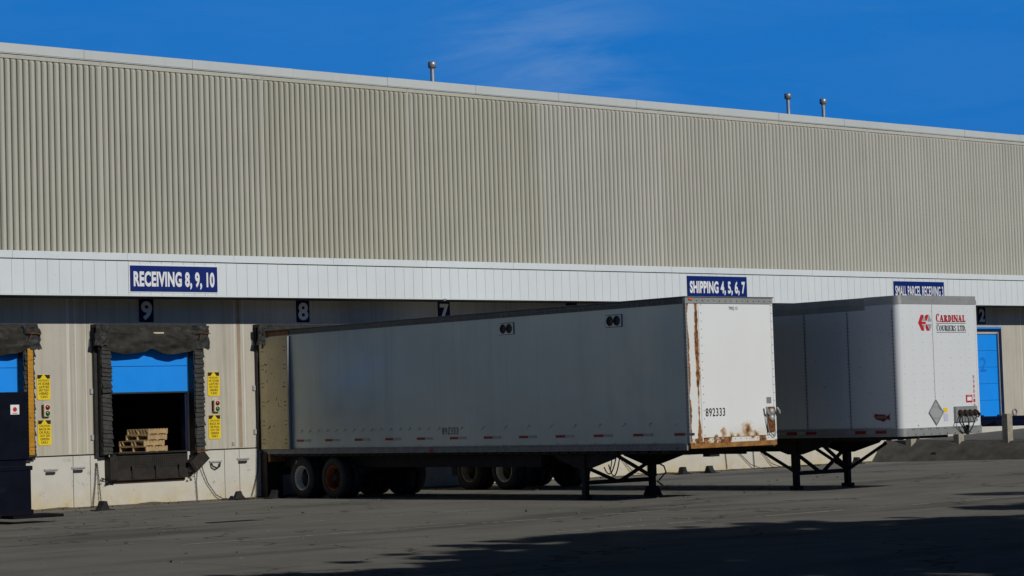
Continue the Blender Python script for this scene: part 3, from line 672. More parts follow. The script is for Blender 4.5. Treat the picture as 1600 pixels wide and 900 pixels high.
for x, side in ((25.88, 'left of the number 9 dock'), (30.60, 'right of the number 9 dock')):
    warn_sign(x, 2.60, True, 'mirror written yellow caution sign above the signal lamp, %s' % side)
    warn_sign(x, 1.53, False, 'readable yellow caution sign below the signal lamp, %s' % side)
    xx = x+.04
    t = thing('signal_lamp', (xx, D, 2.20), 'small cream signal lamp with red over green lens %s' % side, 'signal lamp', 'dock signal lamps')
    g = MB(); g.box(xx-.09, xx+.09, D-.11, D-.003, 2.20, 2.50, .03); g.build('housing', M['lamp_case'], t)
    g = MB(); g.box(xx-.105, xx-.092, D-.07, D-.003, 2.22, 2.48); g.build('conduit_box', M['rust'], t)
    for z, m_ in ((2.42, 'lens_red'), (2.28, 'lens_green')):
        g = MB(); g.revolve((xx, D-.108, z), (0,-1,0), [(0,.058),(.02,.055),(.035,.03),(.04,.001)], 20, closed=False); g.build('lens', M[m_], t)

# ------------------------------------------------------------------ roof vents
for x, y, h, lab in ((38.18, 47.9, .62, 'lone galvanised vent pipe on the roof edge, leftmost of the three'), (52.5, 47.9, .72, 'left one of the close pair of roof vent pipes'), (54.15, 47.9, .66, 'right one of the close pair of roof vent pipes')):
    t = thing('vent_pipe', (x, y, 10.85), lab, 'vent pipe', 'vent pipes on the roof')
    g = MB(); g.tube([(x, y, 10.80), (x, y, 10.98+h)], .058, 14); g.build('pipe', M['vent'], t)
    g = MB(); g.revolve((x, y, 10.98+h-.13), (0,0,1), [(0,.065),(0,.115),(.14,.115),(.16,.095),(.16,.001)], 16, closed=False); g.revolve((x, y, 10.98+h-.18), (0,0,1), [(0,.06),(.05,.08)], 16, closed=False); g.build('vent_cap', M['vent'], t)

# ------------------------------------------------------------------ chains and chocks
def chain(pts, label, grp='wheel chock chains'):
    """links threaded along a polyline"""
    P = [Vector(p) for p in pts]; step = .055; out_ = []; i = 0; pos = P[0].copy(); acc = 0
    samples = [P[0]]
    for a, b in zip(P[:-1], P[1:]):
        d_ = (b-a).length; t_ = step-acc
        while t_ < d_: samples.append(a+(b-a)*(t_/d_)); t_ += step
        acc = d_-(t_-step)
    g = MB()
    for k, (a, b) in enumerate(zip(samples[:-1], samples[1:])):
        t_ = (b-a).normalized(); ref = Vector((0,1,0)) if abs(t_.y) < .9 else Vector((0,0,1)); s1 = t_.cross(ref).normalized()
        if k % 2: s1 = t_.cross(s1).normalized()
        c_ = (a+b)/2; ring = [c_+t_*cos(q*pi/4)*.036+s1*sin(q*pi/4)*.015 for q in range(8)]
        g.tube(ring, .006, 4, closed=True)
    o = g.build('chain', M['chain'], origin=pts[0]); return tag(o, label, 'chain', grp)
def cat(a, b, sag, n=14):
    a, b = Vector(a), Vector(b); return [tuple(a.lerp(b, i/n)-Vector((0,0,sag*4*(i/n)*(1-i/n)))) for i in range(n+1)]
chock = thing('wheel_chock', (26.3, 45.6, GZ(45.6)), 'black rubber wheel chock chained left of the number 9 dock', 'wheel chock', 'rubber wheel chocks', local=True)
g = MB(); g.poly_extrude([(-.17,-.09,0),(.17,-.09,0),(.13,-.09,.035),(.055,-.09,.21),(-.03,-.09,.22),(-.07,-.09,.12),(-.15,-.09,.03)], (0,.18,0))
g.box(-.26,.26,-.14,.14,0,.022,.004); g.build('chock_wedge', M['rubber'], chock)
g = MB()
for k in range(4): g.bar((.06+.022*k, -.095, .185-.045*k), (.06+.022*k, .095, .185-.045*k), .016)
g.build('chock_rib', M['rubber'], chock)
chock.rotation_euler = (0,0,.25)
for x, y, rz, lab in ((31.05, 47.15, 2.9, 'black wheel chock lying against the wall left of the rusty trailer'), (31.75, 46.6, .2, 'black wheel chock under the left rear corner of the rusty trailer'),
                      (46.0, 46.6, 3.3, 'rounded wheel chock at the wall below the nose of the rusty trailer'), (46.9, 46.4, 1.5, 'upright dark wheel chock standing apart, right of its neighbour below the rusty trailer'),
                      (53.6, 46.6, .1, 'black wheel chock behind the landing gear of the courier trailer'), (56.2, 45.6, 1.8, 'black wheel chock lying on the asphalt bank under the courier trailer nose')):
    cc = copy_thing(chock, (x, y, GZ(y)+(.0 if x < 55 else .06)), lab, rz)
    if x == 46.9: cc.rotation_euler = (0, radians(0), 1.5)
chain([(27.22, D-.04, 1.06), (27.18, D-.05, .55), (27.10, D-.08, .06), (27.07, D-.16, .02)], 'thin chain hanging down from the hook left of the number 9 dock')
chain(cat((27.25, D-.04, 1.06), (27.30, D-.12, .03), .0)+[(27.0, 46.7, .03), (26.45, 45.8, .04)], 'chain running from the hook left of dock 9 down to its chock')
chain([(29.97, D-.20, .95), (30.0, D-.06, .5), (30.03, D-.05, .03)], 'straight chain hanging below the tilted bumper at dock 9')
chain([(30.08, D-.18, 1.13), (30.16, D-.1, .8), (30.32, D-.08, .45), (30.55, D-.08, .15), (30.72, D-.12, .05), (30.9, 47.0, .03), (31.2, 46.75, .03), (31.6, 46.55, .04)], 'long chain curving down from dock 9 and along the ground')
chain([(31.86, D-.04, 1.24), (31.84, D-.04, .7), (31.70, D-.05, .25), (31.62, D-.06, .05)], 'chain hanging on the wall beside the rusty trailer door')
chain([(48.60, D-.04, 1.0), (48.66, D-.04, .5), (48.71, D-.05, .03)], 'straight thin chain on the far wall under the white trailer nose')
chain([(48.95, D-.04, 1.0), (49.25, D-.06, .5), (49.7, D-.08, .15), (50.0, D-.2, .03), (50.6, D-.35, .03)], 'curved chain on the far wall under the white trailer nose')
chain([(49.83, D-.04, 1.0), (49.87, D-.04, .5), (49.9, D-.05, .03)], 'straight thin chain on the far wall beside the panel joint')
chain([(49.95, D-.04, .9), (50.25, D-.06, .5), (50.6, D-.08, .15), (50.9, D-.2, .03), (52.6, D-.35, .03)], 'curved chain on the far wall left of the courier trailer landing gear')
chain([(44.2, D-.05, 1.0), (44.4, D-.06, .5), (44.8, D-.1, .1), (45.2, D-.3, .03), (46.9, 46.6, .03)], 'chain trailing on the ground behind the white trailer landing gear')

# ------------------------------------------------------------------ pallets
pal = thing('pallet', (28.98, D+.70, SZ+.0), 'bottom pallet of the bare wooden stack inside the number 9 dock', 'pallet', 'stacked wooden pallets in the dock', local=True)
g = MB()
for k in range(7): g.box(-.60, .60, -.5+k*.152, -.5+k*.152+.09, .120, .140)
g.build('deck_board', M['wood'], pal)
g = MB()
for k in range(3): g.box(-.60, .60, -.5+k*.476, -.5+k*.476+.045, .021, .119) if False else g.box(-.6+k*.5775, -.6+k*.5775+.045, -.498, .498, .021, .119)
g.build('stringer', M['wood'], pal)
g = MB()
for k in range(3): g.box(-.60, .60, -.5+k*.44, -.5+k*.44+.10, 0, .020)
g.build('bottom_board', M['wood'], pal)
pal.rotation_euler = (0, 0, radians(-72)); pal.scale = (.72,.80,1)
for k, (dx, dy, rz, sx, lab) in enumerate(((-.03,.03,-74,.74,'second pallet from the bottom of the stack in the number 9 dock'), (.10,.02,-70,.62,'third pallet up in the stack in the number 9 dock'), (.12,.0,-71,.60,'topmost pallet of the stack in the number 9 dock'))):
    q_ = copy_thing(pal, (28.98+dx, D+.70+dy, SZ+.142*(k+1)), lab, radians(rz)); q_.scale = (sx*.94,.74,1)

# ------------------------------------------------------------------ container at bay 10
t = thing('waste_container', (20.5, 44, 0), 'dark navy steel waste container backed against the leftmost dock', 'waste container')
g = MB(); g.box(17.4, 22.29, 41.5, 46.9, .17, 1.185, .015); g.box(17.4, 22.32, 41.48, 46.9, 1.10, 1.19, .01); g.box(17.4, 22.32, 41.47, 41.6, .17, .3, .01); g.build('body', M['navy_box'], t)
g = MB(); g.box(22.3, 24.86, 46.35, 47.2, 1.24, 2.78, .015); g.box(22.3, 24.80, 46.40, 47.2, .80, 1.235); g.build('hopper', M['navy_box'], t)
g = MB(); g.box(21.6, 22.75, 41.0, 41.9, .14, .20, .01); g.build('foot_plate', M['navy_box'], t)
g = MB(); g.tube([(20.3, 41.5, .15), (21.5, 41.5, .15)], .14, 18); g.build('roller', M['rust'], t)
g = MB(); g.box(17.6, 21.2, 43, 46, .04, .17); g.build('skid', M['chassis'], t)
t2 = thing('recycle_notice', (24.45, 46.34, 2.27), 'small white notice with a red mark on the navy container', 'notice')
g = MB(); g.box(24.40, 24.62, 46.335, 46.345, 2.27, 2.49); g.build('notice_sheet', M['sign_white'], t2)
g = MB()
g.add([(24.51+.06*cos(q*pi/8+.2)*(1 if q%2 else .8), 46.331, 2.385+.06*sin(q*pi/8+.2)*(1 if q%2 else .8)) for q in range(16)], [tuple(range(16))]); g.box(24.45, 24.57, 46.330, 46.334, 2.29, 2.305); g.build('notice_mark', M['logo_red'], t2)

# ------------------------------------------------------------------ posts and guardrail
for (x, y, z, h, lab) in ((56.25, 46.6, .50, .9, 'squat weathered post farthest left, half hidden by the courier trailer'), (56.9, 45.2, .54, .9, 'middle weathered post seen just under the courier trailer nose'), (57.5, 43.75, .50, .93, 'tall weathered square post right of the courier trailer on the bank'), (58.6, 41.0, .48, .93, 'weathered square post at the outer end of the dark guard rail')):
    g = MB(); g.box(x-.13, x+.13, y-.11, y+.11, z-.15, z+h, .012); o = g.build('guard_post', M['post'], origin=(x, y, z)); tag(o, lab, 'post', 'weathered posts along the ramp edge')
g = MB()
pa, pb = Vector((56.4, 46.9, 1.20)), Vector((58.95, 40.4, 1.20)); g.bar(pa, pb, .05, .32); g.bar(pa+Vector((0,0,.11)), pb+Vector((0,0,.11)), .09, .05); g.bar(pa-Vector((0,0,.11)), pb-Vector((0,0,.11)), .09, .05)
o = g.build('guard_rail', M['navy'], origin=tuple(pa)); o.location += Vector((.2,.05,0)); tag(o, 'dark navy steel guard rail behind the ramp posts', 'guard rail')

# ------------------------------------------------------------------ trailers
Z = EYE
def wheel(parent, x, y, z, r, side, rim_mat, tread=True, label=None):
    """dual wheel set; x = outer face, side -1: outer face looks to -X"""
    hub = MB(); ax = (side, 0, 0); inx = -side
    hub.revolve((x+inx*.05, y, z), (side,0,0), [(-.45,.001),(-.45,.19),(-.12,.19),(-.12,.13),(-.02,.10),(0,.05),(0,.001)], 24, closed=False)
    w_ = hub.build('wheel', M['drum'], parent)
    for off in (0, .32):
        t_ = MB(); W = .25; cx = x+inx*(off+W/2); n_ = 48; ri = .29
        prof = [(-W/2+.02, ri), (-W/2, ri+.05), (-W/2-.005, r*.78), (-W/2+.012, r*.95), (-W/2+.035, r*.985)]
        if tread:
            for q in (-.075,-.025,.025,.075): prof += [(q-.017, r), (q-.013, r), (q+.013, r), (q+.017, r)] ; 
            pf = []
            for i_, (h_, rr) in enumerate(prof): pf.append((h_, rr))
            prof = pf[:5]
            for q in (-.07,-.023,.023,.07): prof += [(q-.018, r-.012), (q-.016, r), (q+.016, r), (q+.018, r-.012)]
        else: prof += [(-.05, r), (.05, r)]
        prof += [(W/2-.035, r*.985), (W/2-.012, r*.95), (W/2+.005, r*.78), (W/2, ri+.05), (W/2-.02, ri)]
        t_.revolve((cx, y, z), (side,0,0), prof, n_)
        if tread and off == 0:
            for k in range(n_*2):
                a = 2*pi*k/(n_*2); rad = Vector((0, cos(a), sin(a))); tg = Vector((0, -sin(a), cos(a)))
                for s_ in (-1, 1): t_.obox(Vector((cx+s_*.108, y, z))+rad*(r-.004), (.026,0,0), tg*.020, rad*.03)
        t_.build('tyre', M['tyre'], w_)
    rm = MB()
    rm.revolve((x, y, z), (side,0,0), [(-.012,.302),(.0,.302),(.005,.294),(-.01,.280),(-.05,.272),(-.10,.268),(-.19,.255)], 40, closed=False)
    o = rm.build('rim', rim_mat, w_)
    if label: w_['label'] = label
    g_ = MB()
    for k in range(10):
        a = 2*pi*k/10; g_.knob((x+inx*.195, y+.155*cos(a), z+.155*sin(a)), (side,0,0), .016, .03)
    g_.build('wheel_nut', M['drum'], w_)
def tank(mb, a, b, r): mb.tube([a, b], r, 18)

def running_gear(t, xl, xr, y_front, y_rear, zb, leg_y, leg_x, axles, rims, feet):
    xc = (xl+xr)/2; gz = GZ(leg_y)
    g = MB()   # crossmembers & main rails
    g.box(xl+.02, xr-.02, y_front+.1, y_rear-.1, zb-.03, zb-.02)
    y = y_front+.9
    while y < y_rear-.1: g.box(xl+.03, xr-.03, y-.03, y+.03, zb-.13, zb-.02); y += .31
    g.box(xl+.45, xl+.55, leg_y+1.6, y_rear-.2, zb-.40, zb-.13); g.box(xr-.55, xr-.45, leg_y+1.6, y_rear-.2, zb-.40, zb-.13)
    g.build('chassis', M['chassis'], t)
    # landing gear
    for x, ft in zip(leg_x, feet):
        g = MB(); g.box(x-.075, x+.075, leg_y-.075, leg_y+.075, gz+.42, zb-.13, .01); g.box(x-.058, x+.058, leg_y-.058, leg_y+.058, gz+.08, gz+.42)
        lg = g.build('landing_leg', M['chassis'], t)
        g = MB()
        if ft: g.poly_extrude([(x-.15, leg_y-.15, gz+.005), (x+.15, leg_y-.15, gz+.005), (x+.045, leg_y-.15, gz+.20), (x-.045, leg_y-.15, gz+.20)], (0,.30,0))
        else: g.box(x-.09, x+.09, leg_y-.12, leg_y+.12, gz+.003, gz+.085, .01)
        g.build('foot', M['chassis'], lg)
        g = MB(); g.poly_extrude([(x-.03, leg_y-1.05, zb-.13), (x-.03, leg_y+.95, zb-.13), (x-.03, leg_y+.85, zb-.22), (x-.03, leg_y+.2, zb-.42), (x-.03, leg_y-.2, zb-.42), (x-.03, leg_y-.95, zb-.22)], (.06,0,0)); g.build('leg_bracket', M['chassis'], lg)
    xa, xb = leg_x; zc = gz+.36; zt = zb-.18; xm = (xa+xb)/2
    g = MB(); g.bar((xa, leg_y, zc), (xb, leg_y, zc), .06, .09); g.build('cross_bar', M['chassis'], t)
    for a, b in (((xa+.05, leg_y+.02, zb-.40), (xm-.05, leg_y+.02, zc)), ((xm+.05, leg_y+.02, zc), (xb-.05, leg_y+.02, zb-.35)), ((xm-.1, leg_y-.06, zt), (xb-.05, leg_y-.06, zc+.05))):
        g = MB(); g.bar(a, b, .05, .07); g.build('brace', M['chassis'], t)
    for k, (dy, rm) in enumerate(zip(axles, rims)):
        r = .50; zc_ = GZ(dy)+r-.004
        g = MB(); g.tube([(xl+.2, dy, zc_), (xr-.2, dy, zc_)], .065, 12); g.box(xl+.5, xr-.5, dy-.25, dy+.25, zc_+.06, zb-.40) if False else None
        g.tube([(xl+.72, dy-.3, zc_+.2), (xr-.72, dy-.3, zc_+.2)], .08, 10); g.build('axle', M['chassis'], t)
        wheel(t, xl+.02, dy, zc_, r, -1, rm[0], k == 0, rm[1])
        wheel(t, xr-.02, dy, zc_, r, 1, M['rim_pink'], False)
    for x in (xl+.5, xr-.5):
        g = MB(); g.box(x-.09, x+.09, axles[1]-.75, axles[0]+.45, zb-.55, zb-.42); 
        for dy in axles: g.bar((x, dy-.55, GZ(dy)+.62), (x, dy+.55, GZ(dy)+.62), .09, .06); g.box(x-.05, x+.05, dy-.06, dy+.06, GZ(dy)+.6, zb-.5)
        g.build('suspension', M['chassis'], t)

# ---- trailer with the rusty white nose
xl, xr, yf, yr = 31.98, 34.52, 32.18, 47.36
zb, zt = Z-.784, Z+2.03
T = thing('semi_trailer', ((xl+xr)/2, (yf+yr)/2, GZ(40)), 'old grey semi-trailer with white rust-streaked nose numbered 892333', 'semi-trailer', 'parked semi-trailers')
def sidef(u, v):
    y = yf+.02+(yr-yf-.04)*u; z = zb+(zt-zb)*v
    return (xl - .006*noise.noise(Vector((y*.9, z*.8, 0))) - .004*noise.noise(Vector((y*3, z*2, 5))), y, z)
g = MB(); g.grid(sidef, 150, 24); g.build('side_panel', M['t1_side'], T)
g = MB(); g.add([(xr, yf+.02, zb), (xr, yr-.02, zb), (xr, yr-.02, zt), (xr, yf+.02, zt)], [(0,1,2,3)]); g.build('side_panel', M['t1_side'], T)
g = MB(); g.box(xl+.02, xr-.02, yr-.06, yr-.04, zb, zt); g.build('rear_panel', M['interior'], T)
# nose: main panel, left corner panel
xs_ = xl+.37
g = MB(); g.box(xs_+.012, xr-.05, yf-.004, yf+.03, zb+.10, zt, .003); g.build('front_panel', M['t1_front'], T)
M['rust_corner'] = rust_panel_mat('rusty_white_corner', (.72,.74,.73), xl+.03, xs_-.075, off=.06, mul=3.2)
M['rust_bottom'] = rust_panel_mat('rusty_white_strip', (.72,.72,.69), xl-5, xr+.6, mul=0.0, off=.185)
g = MB(); g.box(xl+.012, xs_-.008, yf-.006, yf+.03, zb+.02, zt, .003); g.build('corner_panel', M['rust_corner'], T)['label'] = 'white corner panel eaten by rust'
g = MB(); g.box(xs_-.008, xs_+.02, yf-.014, yf, zb+.02, zt, .002); g.build('corner_strip', M['rust_corner'], T)
g = MB(); g.box(xl-.008, xl+.03, yf-.02, yf+.06, zb, zt+.02, .004); g.build('corner_post', M['rail'], T)
g = MB(); g.box(xr-.055, xr+.008, yf-.016, yf+.06, zb, zt+.02, .004); g.build('corner_post', M['t1_front'], T)
g = MB(); g.box(xl+.04, xr-.05, yf-.012, yf+.02, zb-.01, zb+.09, .003); g.build('bottom_strip', M['rust_bottom'], T)
g = MB(); g.box(xl+.02, xr-.0, yf-.02, yf+.05, zb-.11, zb-.012, .006); g.build('front_sill', M['rust_rail'], T)
# rust blooms low on the nose: soft irregular patches through a mask
mt = bpy.data.materials.new('rust_bloom'); mt.use_nodes = True; n = mt.node_tree.nodes; l = mt.node_tree.links; b = n['Principled BSDF']; b.inputs['Roughness'].default_value = .8
tcn = n.new('ShaderNodeTexCoord'); gr = n.new('ShaderNodeVectorMath'); gr.operation = 'DISTANCE'; gr.inputs[1].default_value = (.5,.0,.38); l.new(tcn.outputs['Generated'], gr.inputs[0])
geo = n.new('ShaderNodeNewGeometry'); nz = n.new('ShaderNodeTexNoise'); nz.inputs['Scale'].default_value = 11; nz.inputs['Detail'].default_value = 5; l.new(geo.outputs['Position'], nz.inputs[0])
k = n.new('ShaderNodeMath'); k.operation = 'MULTIPLY_ADD'; k.inputs[1].default_value = -.75; k.inputs[2].default_value = .37; l.new(nz.outputs[0], k.inputs[0])
k2 = n.new('ShaderNodeMath'); k2.operation = 'ADD'; l.new(gr.outputs['Value'], k2.inputs[0]); l.new(k.outputs[0], k2.inputs[1])
rp_ = n.new('ShaderNodeMapRange'); rp_.inputs[1].default_value = .02; rp_.inputs[2].default_value = .47; rp_.inputs[3].default_value = 1; rp_.inputs[4].default_value = 0; l.new(k2.outputs[0], rp_.inputs[0])
l.new(rp_.outputs[0], b.inputs['Alpha']); crr = n.new('ShaderNodeValToRGB'); crr.color_ramp.elements[0].color = (.62,.33,.08,1); crr.color_ramp.elements[0].position=.3; crr.color_ramp.elements[1].color = (.14,.045,.015,1); crr.color_ramp.elements[1].position = .9
l.new(rp_.outputs[0], crr.inputs[0]); l.new(crr.outputs[0], b.inputs['Base Color']); M['bloom'] = mt
for x, z, rx, rz_ in ((32.95, zb+.20, .10, .15), (33.19, zb+.13, .08, .12), (33.66, zb+.24, .19, .26), (33.91, zb+.14, .12, .12), (33.39, zb+.12, .08, .09), (32.74, zb+.12, .09, .07)):
    g = MB(); g.box(x-rx, x+rx, yf-.0075, yf-.007, z-rz_*.75, z+rz_); g.build('rust_patch', M['bloom'], T)
# rails
g = MB(); g.box(xl-.012, xl+.03, yf+.06, yr, zt, zt+.12, .004); g.box(xr-.03, xr+.012, yf+.06, yr, zt, zt+.12, .004); g.build('top_rail', M['dark_rail'], T)
g = MB(); g.box(xl-.014, xr+.014, yf-.025, yf+.058, zt+.005, zt+.125, .006); g.build('front_top_rail', M['cap_rail'], T)
g = MB(); g.box(xl-.03, xr+.03, yf-.045, yr, zt+.128, zt+.15, .006); g.build('roof', M['dark_rail'], T)
g = MB(); g.box(xl-.02, xl+.03, yf+.06, yr, zb-.14, zb, .005); g.box(xl-.028, xl, yf+.06, yr, zb-.06, zb-.045, .003); g.box(xr-.03, xr+.02, yf+.06, yr, zb-.14, zb, .005); g.build('bottom_rail', M['dark_rail2'], T)
g = MB(); g.box(xl+.03, xr-.10, yf+.6, yr, zb-.20, zb-.145); g.build('lower_frame', M['chassis'], T)
g = MB(); g.box(xl-.02, xl+.05, yr-.03, yr+.05, zb-.05, zt+.1, .006); g.box(xr-.05, xr+.02, yr-.03, yr+.05, zb-.05, zt+.1, .006); g.box(xl, xr, yr-.03, yr+.05, zt+.02, zt+.12); g.build('rear_frame', M['rail'], T)
g = MB(); g.box(xl-.0, xr, yr-.25, yr+.05, zb-.34, zb-.02, .01); g.build('rear_sill', M['rust_rail'], T)
# rivets
g = MB()
y = yf+.12
while y < yr: g.knob((xl-.012, y, zt+.045), (-1,0,0), .016, .012); g.knob((xl-.022, y, zb-.03), (-1,0,0), .010, .008); g.knob((xl-.021, y+.06, zb-.10), (-1,0,0), .010, .008); y += .15
z = zb+.1
while z < zt: g.knob((xl-.008, yf+.03, z), (-1,0,0), .012, .012); g.knob((xl+.012, yf-.02, z), (0,-1,0), .010, .01); z += .075
z = zb+.15
while z < zt: g.knob((xs_+.07, yf-.005, z), (0,-1,0), .011, .01); g.knob((xr-.035, yf-.017, z), (0,-1,0), .011, .01); z += .165
x = xl+.15
while x < xr: g.knob((x, yf-.026, zt+.06), (0,-1,0), .015, .012); g.knob((x, yf-.013, zb+.05), (0,-1,0), .010, .012); x += .165
g.build('rivets', M['rivet'], T)['kind'] = 'stuff'
# tie hooks
def hook_row(t, x, ys_, z):
    for y in ys_:
        g.knob((x-.006, y, z), (-1,0,0), .014, .02); g.bar((x-.02, y+.01, z-.005), (x-.018, y+.085, z-.055), .012)
g = MB(); hook_row(T, xl, [45.67-.363*k for k in range(17)], Z-.353); hook_row(T, xl, [39.4-.765*k for k in range(10)], Z-.363)
for k in range(24): g.knob((xl-.008, yf+.4+.6*k, zb+.02), (-1,0,0), .013, .014)
g.build('side_hooks', M['rivet_light'], T)['kind'] = 'stuff'
# reflectors
for k in range(12):
    y = 45.91-1.21*k
    g = MB(); g.box(xl-.012, xl-.007, y-.30, y, Z-.63, Z-.575); g.build('red_reflector', M['red_tape'], T)
    g = MB(); g.box(xl-.011, xl-.007, y-.58, y-.303, Z-.63, Z-.575); g.build('white_reflector', M['white_tape'], T)
g = MB(); g.box(xl-.026, xl-.02, 40.47, 40.59, zb-.135, zb-.02); g.build('side_marker', M['red_tape'], T)
# vents
for y in (37.75, 34.28):
    g = MB(); g.box(xl-.0165, xl-.006, y-.25, y+.25, Z+1.652, Z+1.913); g.build('vent_gasket', M['dark_rail'], T)
    g = MB(); g.box(xl-.026, xl-.006, y-.235, y+.235, Z+1.665, Z+1.90, .003); v_ = g.build('side_vent', M['sign_white'], T)
    for dy in (-.10, .11):
        g = MB(); g.revolve((xl-.027, y+dy, Z+1.784), (-1,0,0), [(0,.001),(.002,.085),(.008,.09),(.008,.10),(0,.105)], 20, closed=False); g.build('vent_hole', M['ink'], v_)
# lettering
g = MB(); add_text(g, '892333', (xl-.014, 40.13, Z-.515), .58, .155, u=(0,-1,0), bold=.0, spacing=1.3); g.build('side_number', M['ink'], T)
g = MB(); add_text(g, '892333', (32.46, yf-.010, Z-.255), .56, .165, bold=.01, spacing=1.15); g.build('front_number', M['ink'], T)
g = MB(); add_text(g, 'TMQ 15', (33.23, yf-.009, Z+1.91), .26, .065, bold=.0); g.build('front_mark', M['ink'], T)
g = MB(); g.box(xl+.07, xl+.17, yf-.05, yf-.02, zt+.07, zt+.11, .01); g.build('marker_lamp', M['amber'], T)
# coupling plate
g = MB(); g.box(34.24, 34.46, yf-.05, yf-.01, Z-.62, Z-.10, .008); pl = g.build('coupling_plate', M['rust'], T)
g = MB()
for x, z in ((34.35, Z-.20), (34.35, Z-.33)): g.revolve((x, yf-.052, z), (0,-1,0), [(0,.075),(.02,.07),(.05,.05),(.05,.001)], 16, closed=False)
g.tube([(34.17, yf-.09, Z-.10), (34.19, yf-.10, Z-.22), (34.26, yf-.08, Z-.26)], .025, 8); g.tube([(34.48, yf-.09, Z-.12), (34.52, yf-.12, Z-.2), (34.54, yf-.1, Z-.24)], .022, 8)
g.build('coupling', M['galv'], pl)
g = MB(); g.tube([(34.19, yf-.06, Z-.22), (34.21, yf-.05, Z-.4), (34.27, yf-.05, Z-.66)], .012, 6); g.tube([(34.30, yf-.06, Z-.64), (34.40, yf-.08, Z-.72), (34.46, yf-.06, Z-.62)], .010, 6); g.build('cable', M['rail'], pl)
g = MB(); g.box(34.26, 34.40, yf-.011, yf-.006, Z-.03, Z+.10); g.build('document_holder', M['grey_plate'], T)
# rear door folded back flat against the side
y0_, y1_ = 46.14, yr+.02
g = MB(); g.box(xl-.075, xl-.03, y0_, y1_, zb-.02, zt-.03, .004); dr = g.build('rear_door', M['t1_door'], T); dr['label'] = 'tan rear door folded back along the trailer side'
g = MB(); g.box(xl-.09, xl-.024, y0_-.035, y0_+.012, zb-.02, zt-.03, .004); g.build('door_edge', M['rail'], dr)
g = MB()
for z in (-.66, -.2, .28, .75, 1.2, 1.65):
    for y in (y0_+.10, y0_+.16, y1_-.12, y1_-.18): g.knob((xl-.076, y, Z+z), (-1,0,0), .014, .012); g.knob((xl-.076, y, Z+z+.10), (-1,0,0), .014, .012)
for k in range(14):
    y = R.uniform(y0_+.2, y1_-.2); z = R.uniform(-.6, 1.7); a = R.uniform(-1.2, 1.2); g.obox((xl-.077, y, Z+z), (.002,0,0), Vector((0,cos(a),sin(a)))*R.uniform(.03,.13), Vector((0,-sin(a),cos(a)))*.016)
g.build('door_bolts', M['drum'], dr)['kind'] = 'stuff'
g = MB(); g.box(xl-.03, xl+.0, y0_, yr, zt+.02, zt+.10); g.build('door_header', M['rust_rail'], T)
g = MB(); g.tube([(xl+.05, 46.0, zb-.3), (xl+.04, 46.02, zb-.45), (xl+.07, 46.1, zb-.75)], .025, 6); g.build('mud_flap_stay', M['galv'], T)
running_gear(T, xl, xr, yf, yr, zb-.09, 35.65, (32.26, 34.24), (45.78, 44.46), ((M['rim_white'], 'cream rimmed rear wheel with blocky tread'), (M['rim_orange'], 'worn smooth wheel with an orange rim')), (False, True))
g = MB(); ly = 35.5
g.tube(cat((33.07, ly, zb-.2), (32.5, ly-.2, zb-.5), .28, 12), .014, 6); g.tube(cat((33.17, ly, zb-.2), (32.63, ly-.2, zb-.45), .36, 12), .014, 6)
g.tube([(32.88, ly, zb-.22), (32.91, ly, zb-.4), (32.86, ly, zb-.58)], .012, 6); g.build('air_hose', M['hose'], T)
g = MB(); g.tube([(34.3, 35.57, zb-.45), (34.46, 35.5, zb-.55), (34.47, 35.45, zb-.68), (34.3, 35.5, zb-.85)], .018, 6); g.bar((34.3, 35.57, .38), (34.42, 35.5, .27), .03); g.build('crank_handle', M['chassis'], T)
g = MB(); g.box(32.85, 33.13, yf+.3, yf+.5, zb-.30, zb-.2); g.build('kingpin_plate', M['chassis'], T)

# ---- courier trailer
xl, xr, yf, yr = 36.50, 39.09, 30.45, 46.70
zb, zt = Z-.64, Z+1.97
T = thing('semi_trailer', ((xl+xr)/2, (yf+yr)/2, GZ(40)), 'white courier semi-trailer with rounded nose corner, red hexagon emblem and red serial number 5305510', 'semi-trailer', 'parked semi-trailers')
rc = .14
def contour(x0, x1, y0, r_, n_=12):
    pts = [(x0, y0+r_)]
    pts = [(x0+r_-r_*cos(pi/2*i/n_), y0+r_-r_*sin(pi/2*i/n_)) for i in range(n_+1)]
    return pts
cp = contour(xl, xr, yf, rc)
def shell(name, mat, z0, z1, out_=0, par=T, ynd=None, xend=None, only_corner=False):
    g = MB(); pts = [(x-(out_*cos(pi/2*i/12)), y-(out_*sin(pi/2*i/12))) for i, (x, y) in enumerate(cp)]
    pts += [(xr-.05, yf-out_)]
    n_ = len(pts); g.add([(x, y, z) for z in (z0, z1) for x, y in pts], [(i, i+1, n_+i+1, n_+i) for i in range(n_-1)], True)
    return g.build(name, mat, par)
o = shell('front_panel', M['t2_front'], zb, zt)
def sf(u, v):
    y = yf+rc+(yr-yf-rc)*u; z = zb+(zt-zb)*v; return (xl-.005*noise.noise(Vector((y*1.1, z*.9, 7)))*min(1, u*20), y, z)
g = MB(); g.grid(sf, 150, 20); g.build('side_panel', M['t2_side'], T)
g = MB(); g.add([(xr, yf+.04, zb), (xr, yr, zb), (xr, yr, zt), (xr, yf+.04, zt)], [(0,1,2,3)]); g.build('side_panel', M['t2_side'], T)
g = MB(); g.box(xl+.02, xr-.02, yr-.05, yr-.02, zb, zt); g.build('rear_panel', M['t2_side'], T)
g = MB(); g.box(xr-.052, xr+.004, yf-.008, yf+.05, zb, zt, .012); g.build('corner_post', M['t2_front'], T)
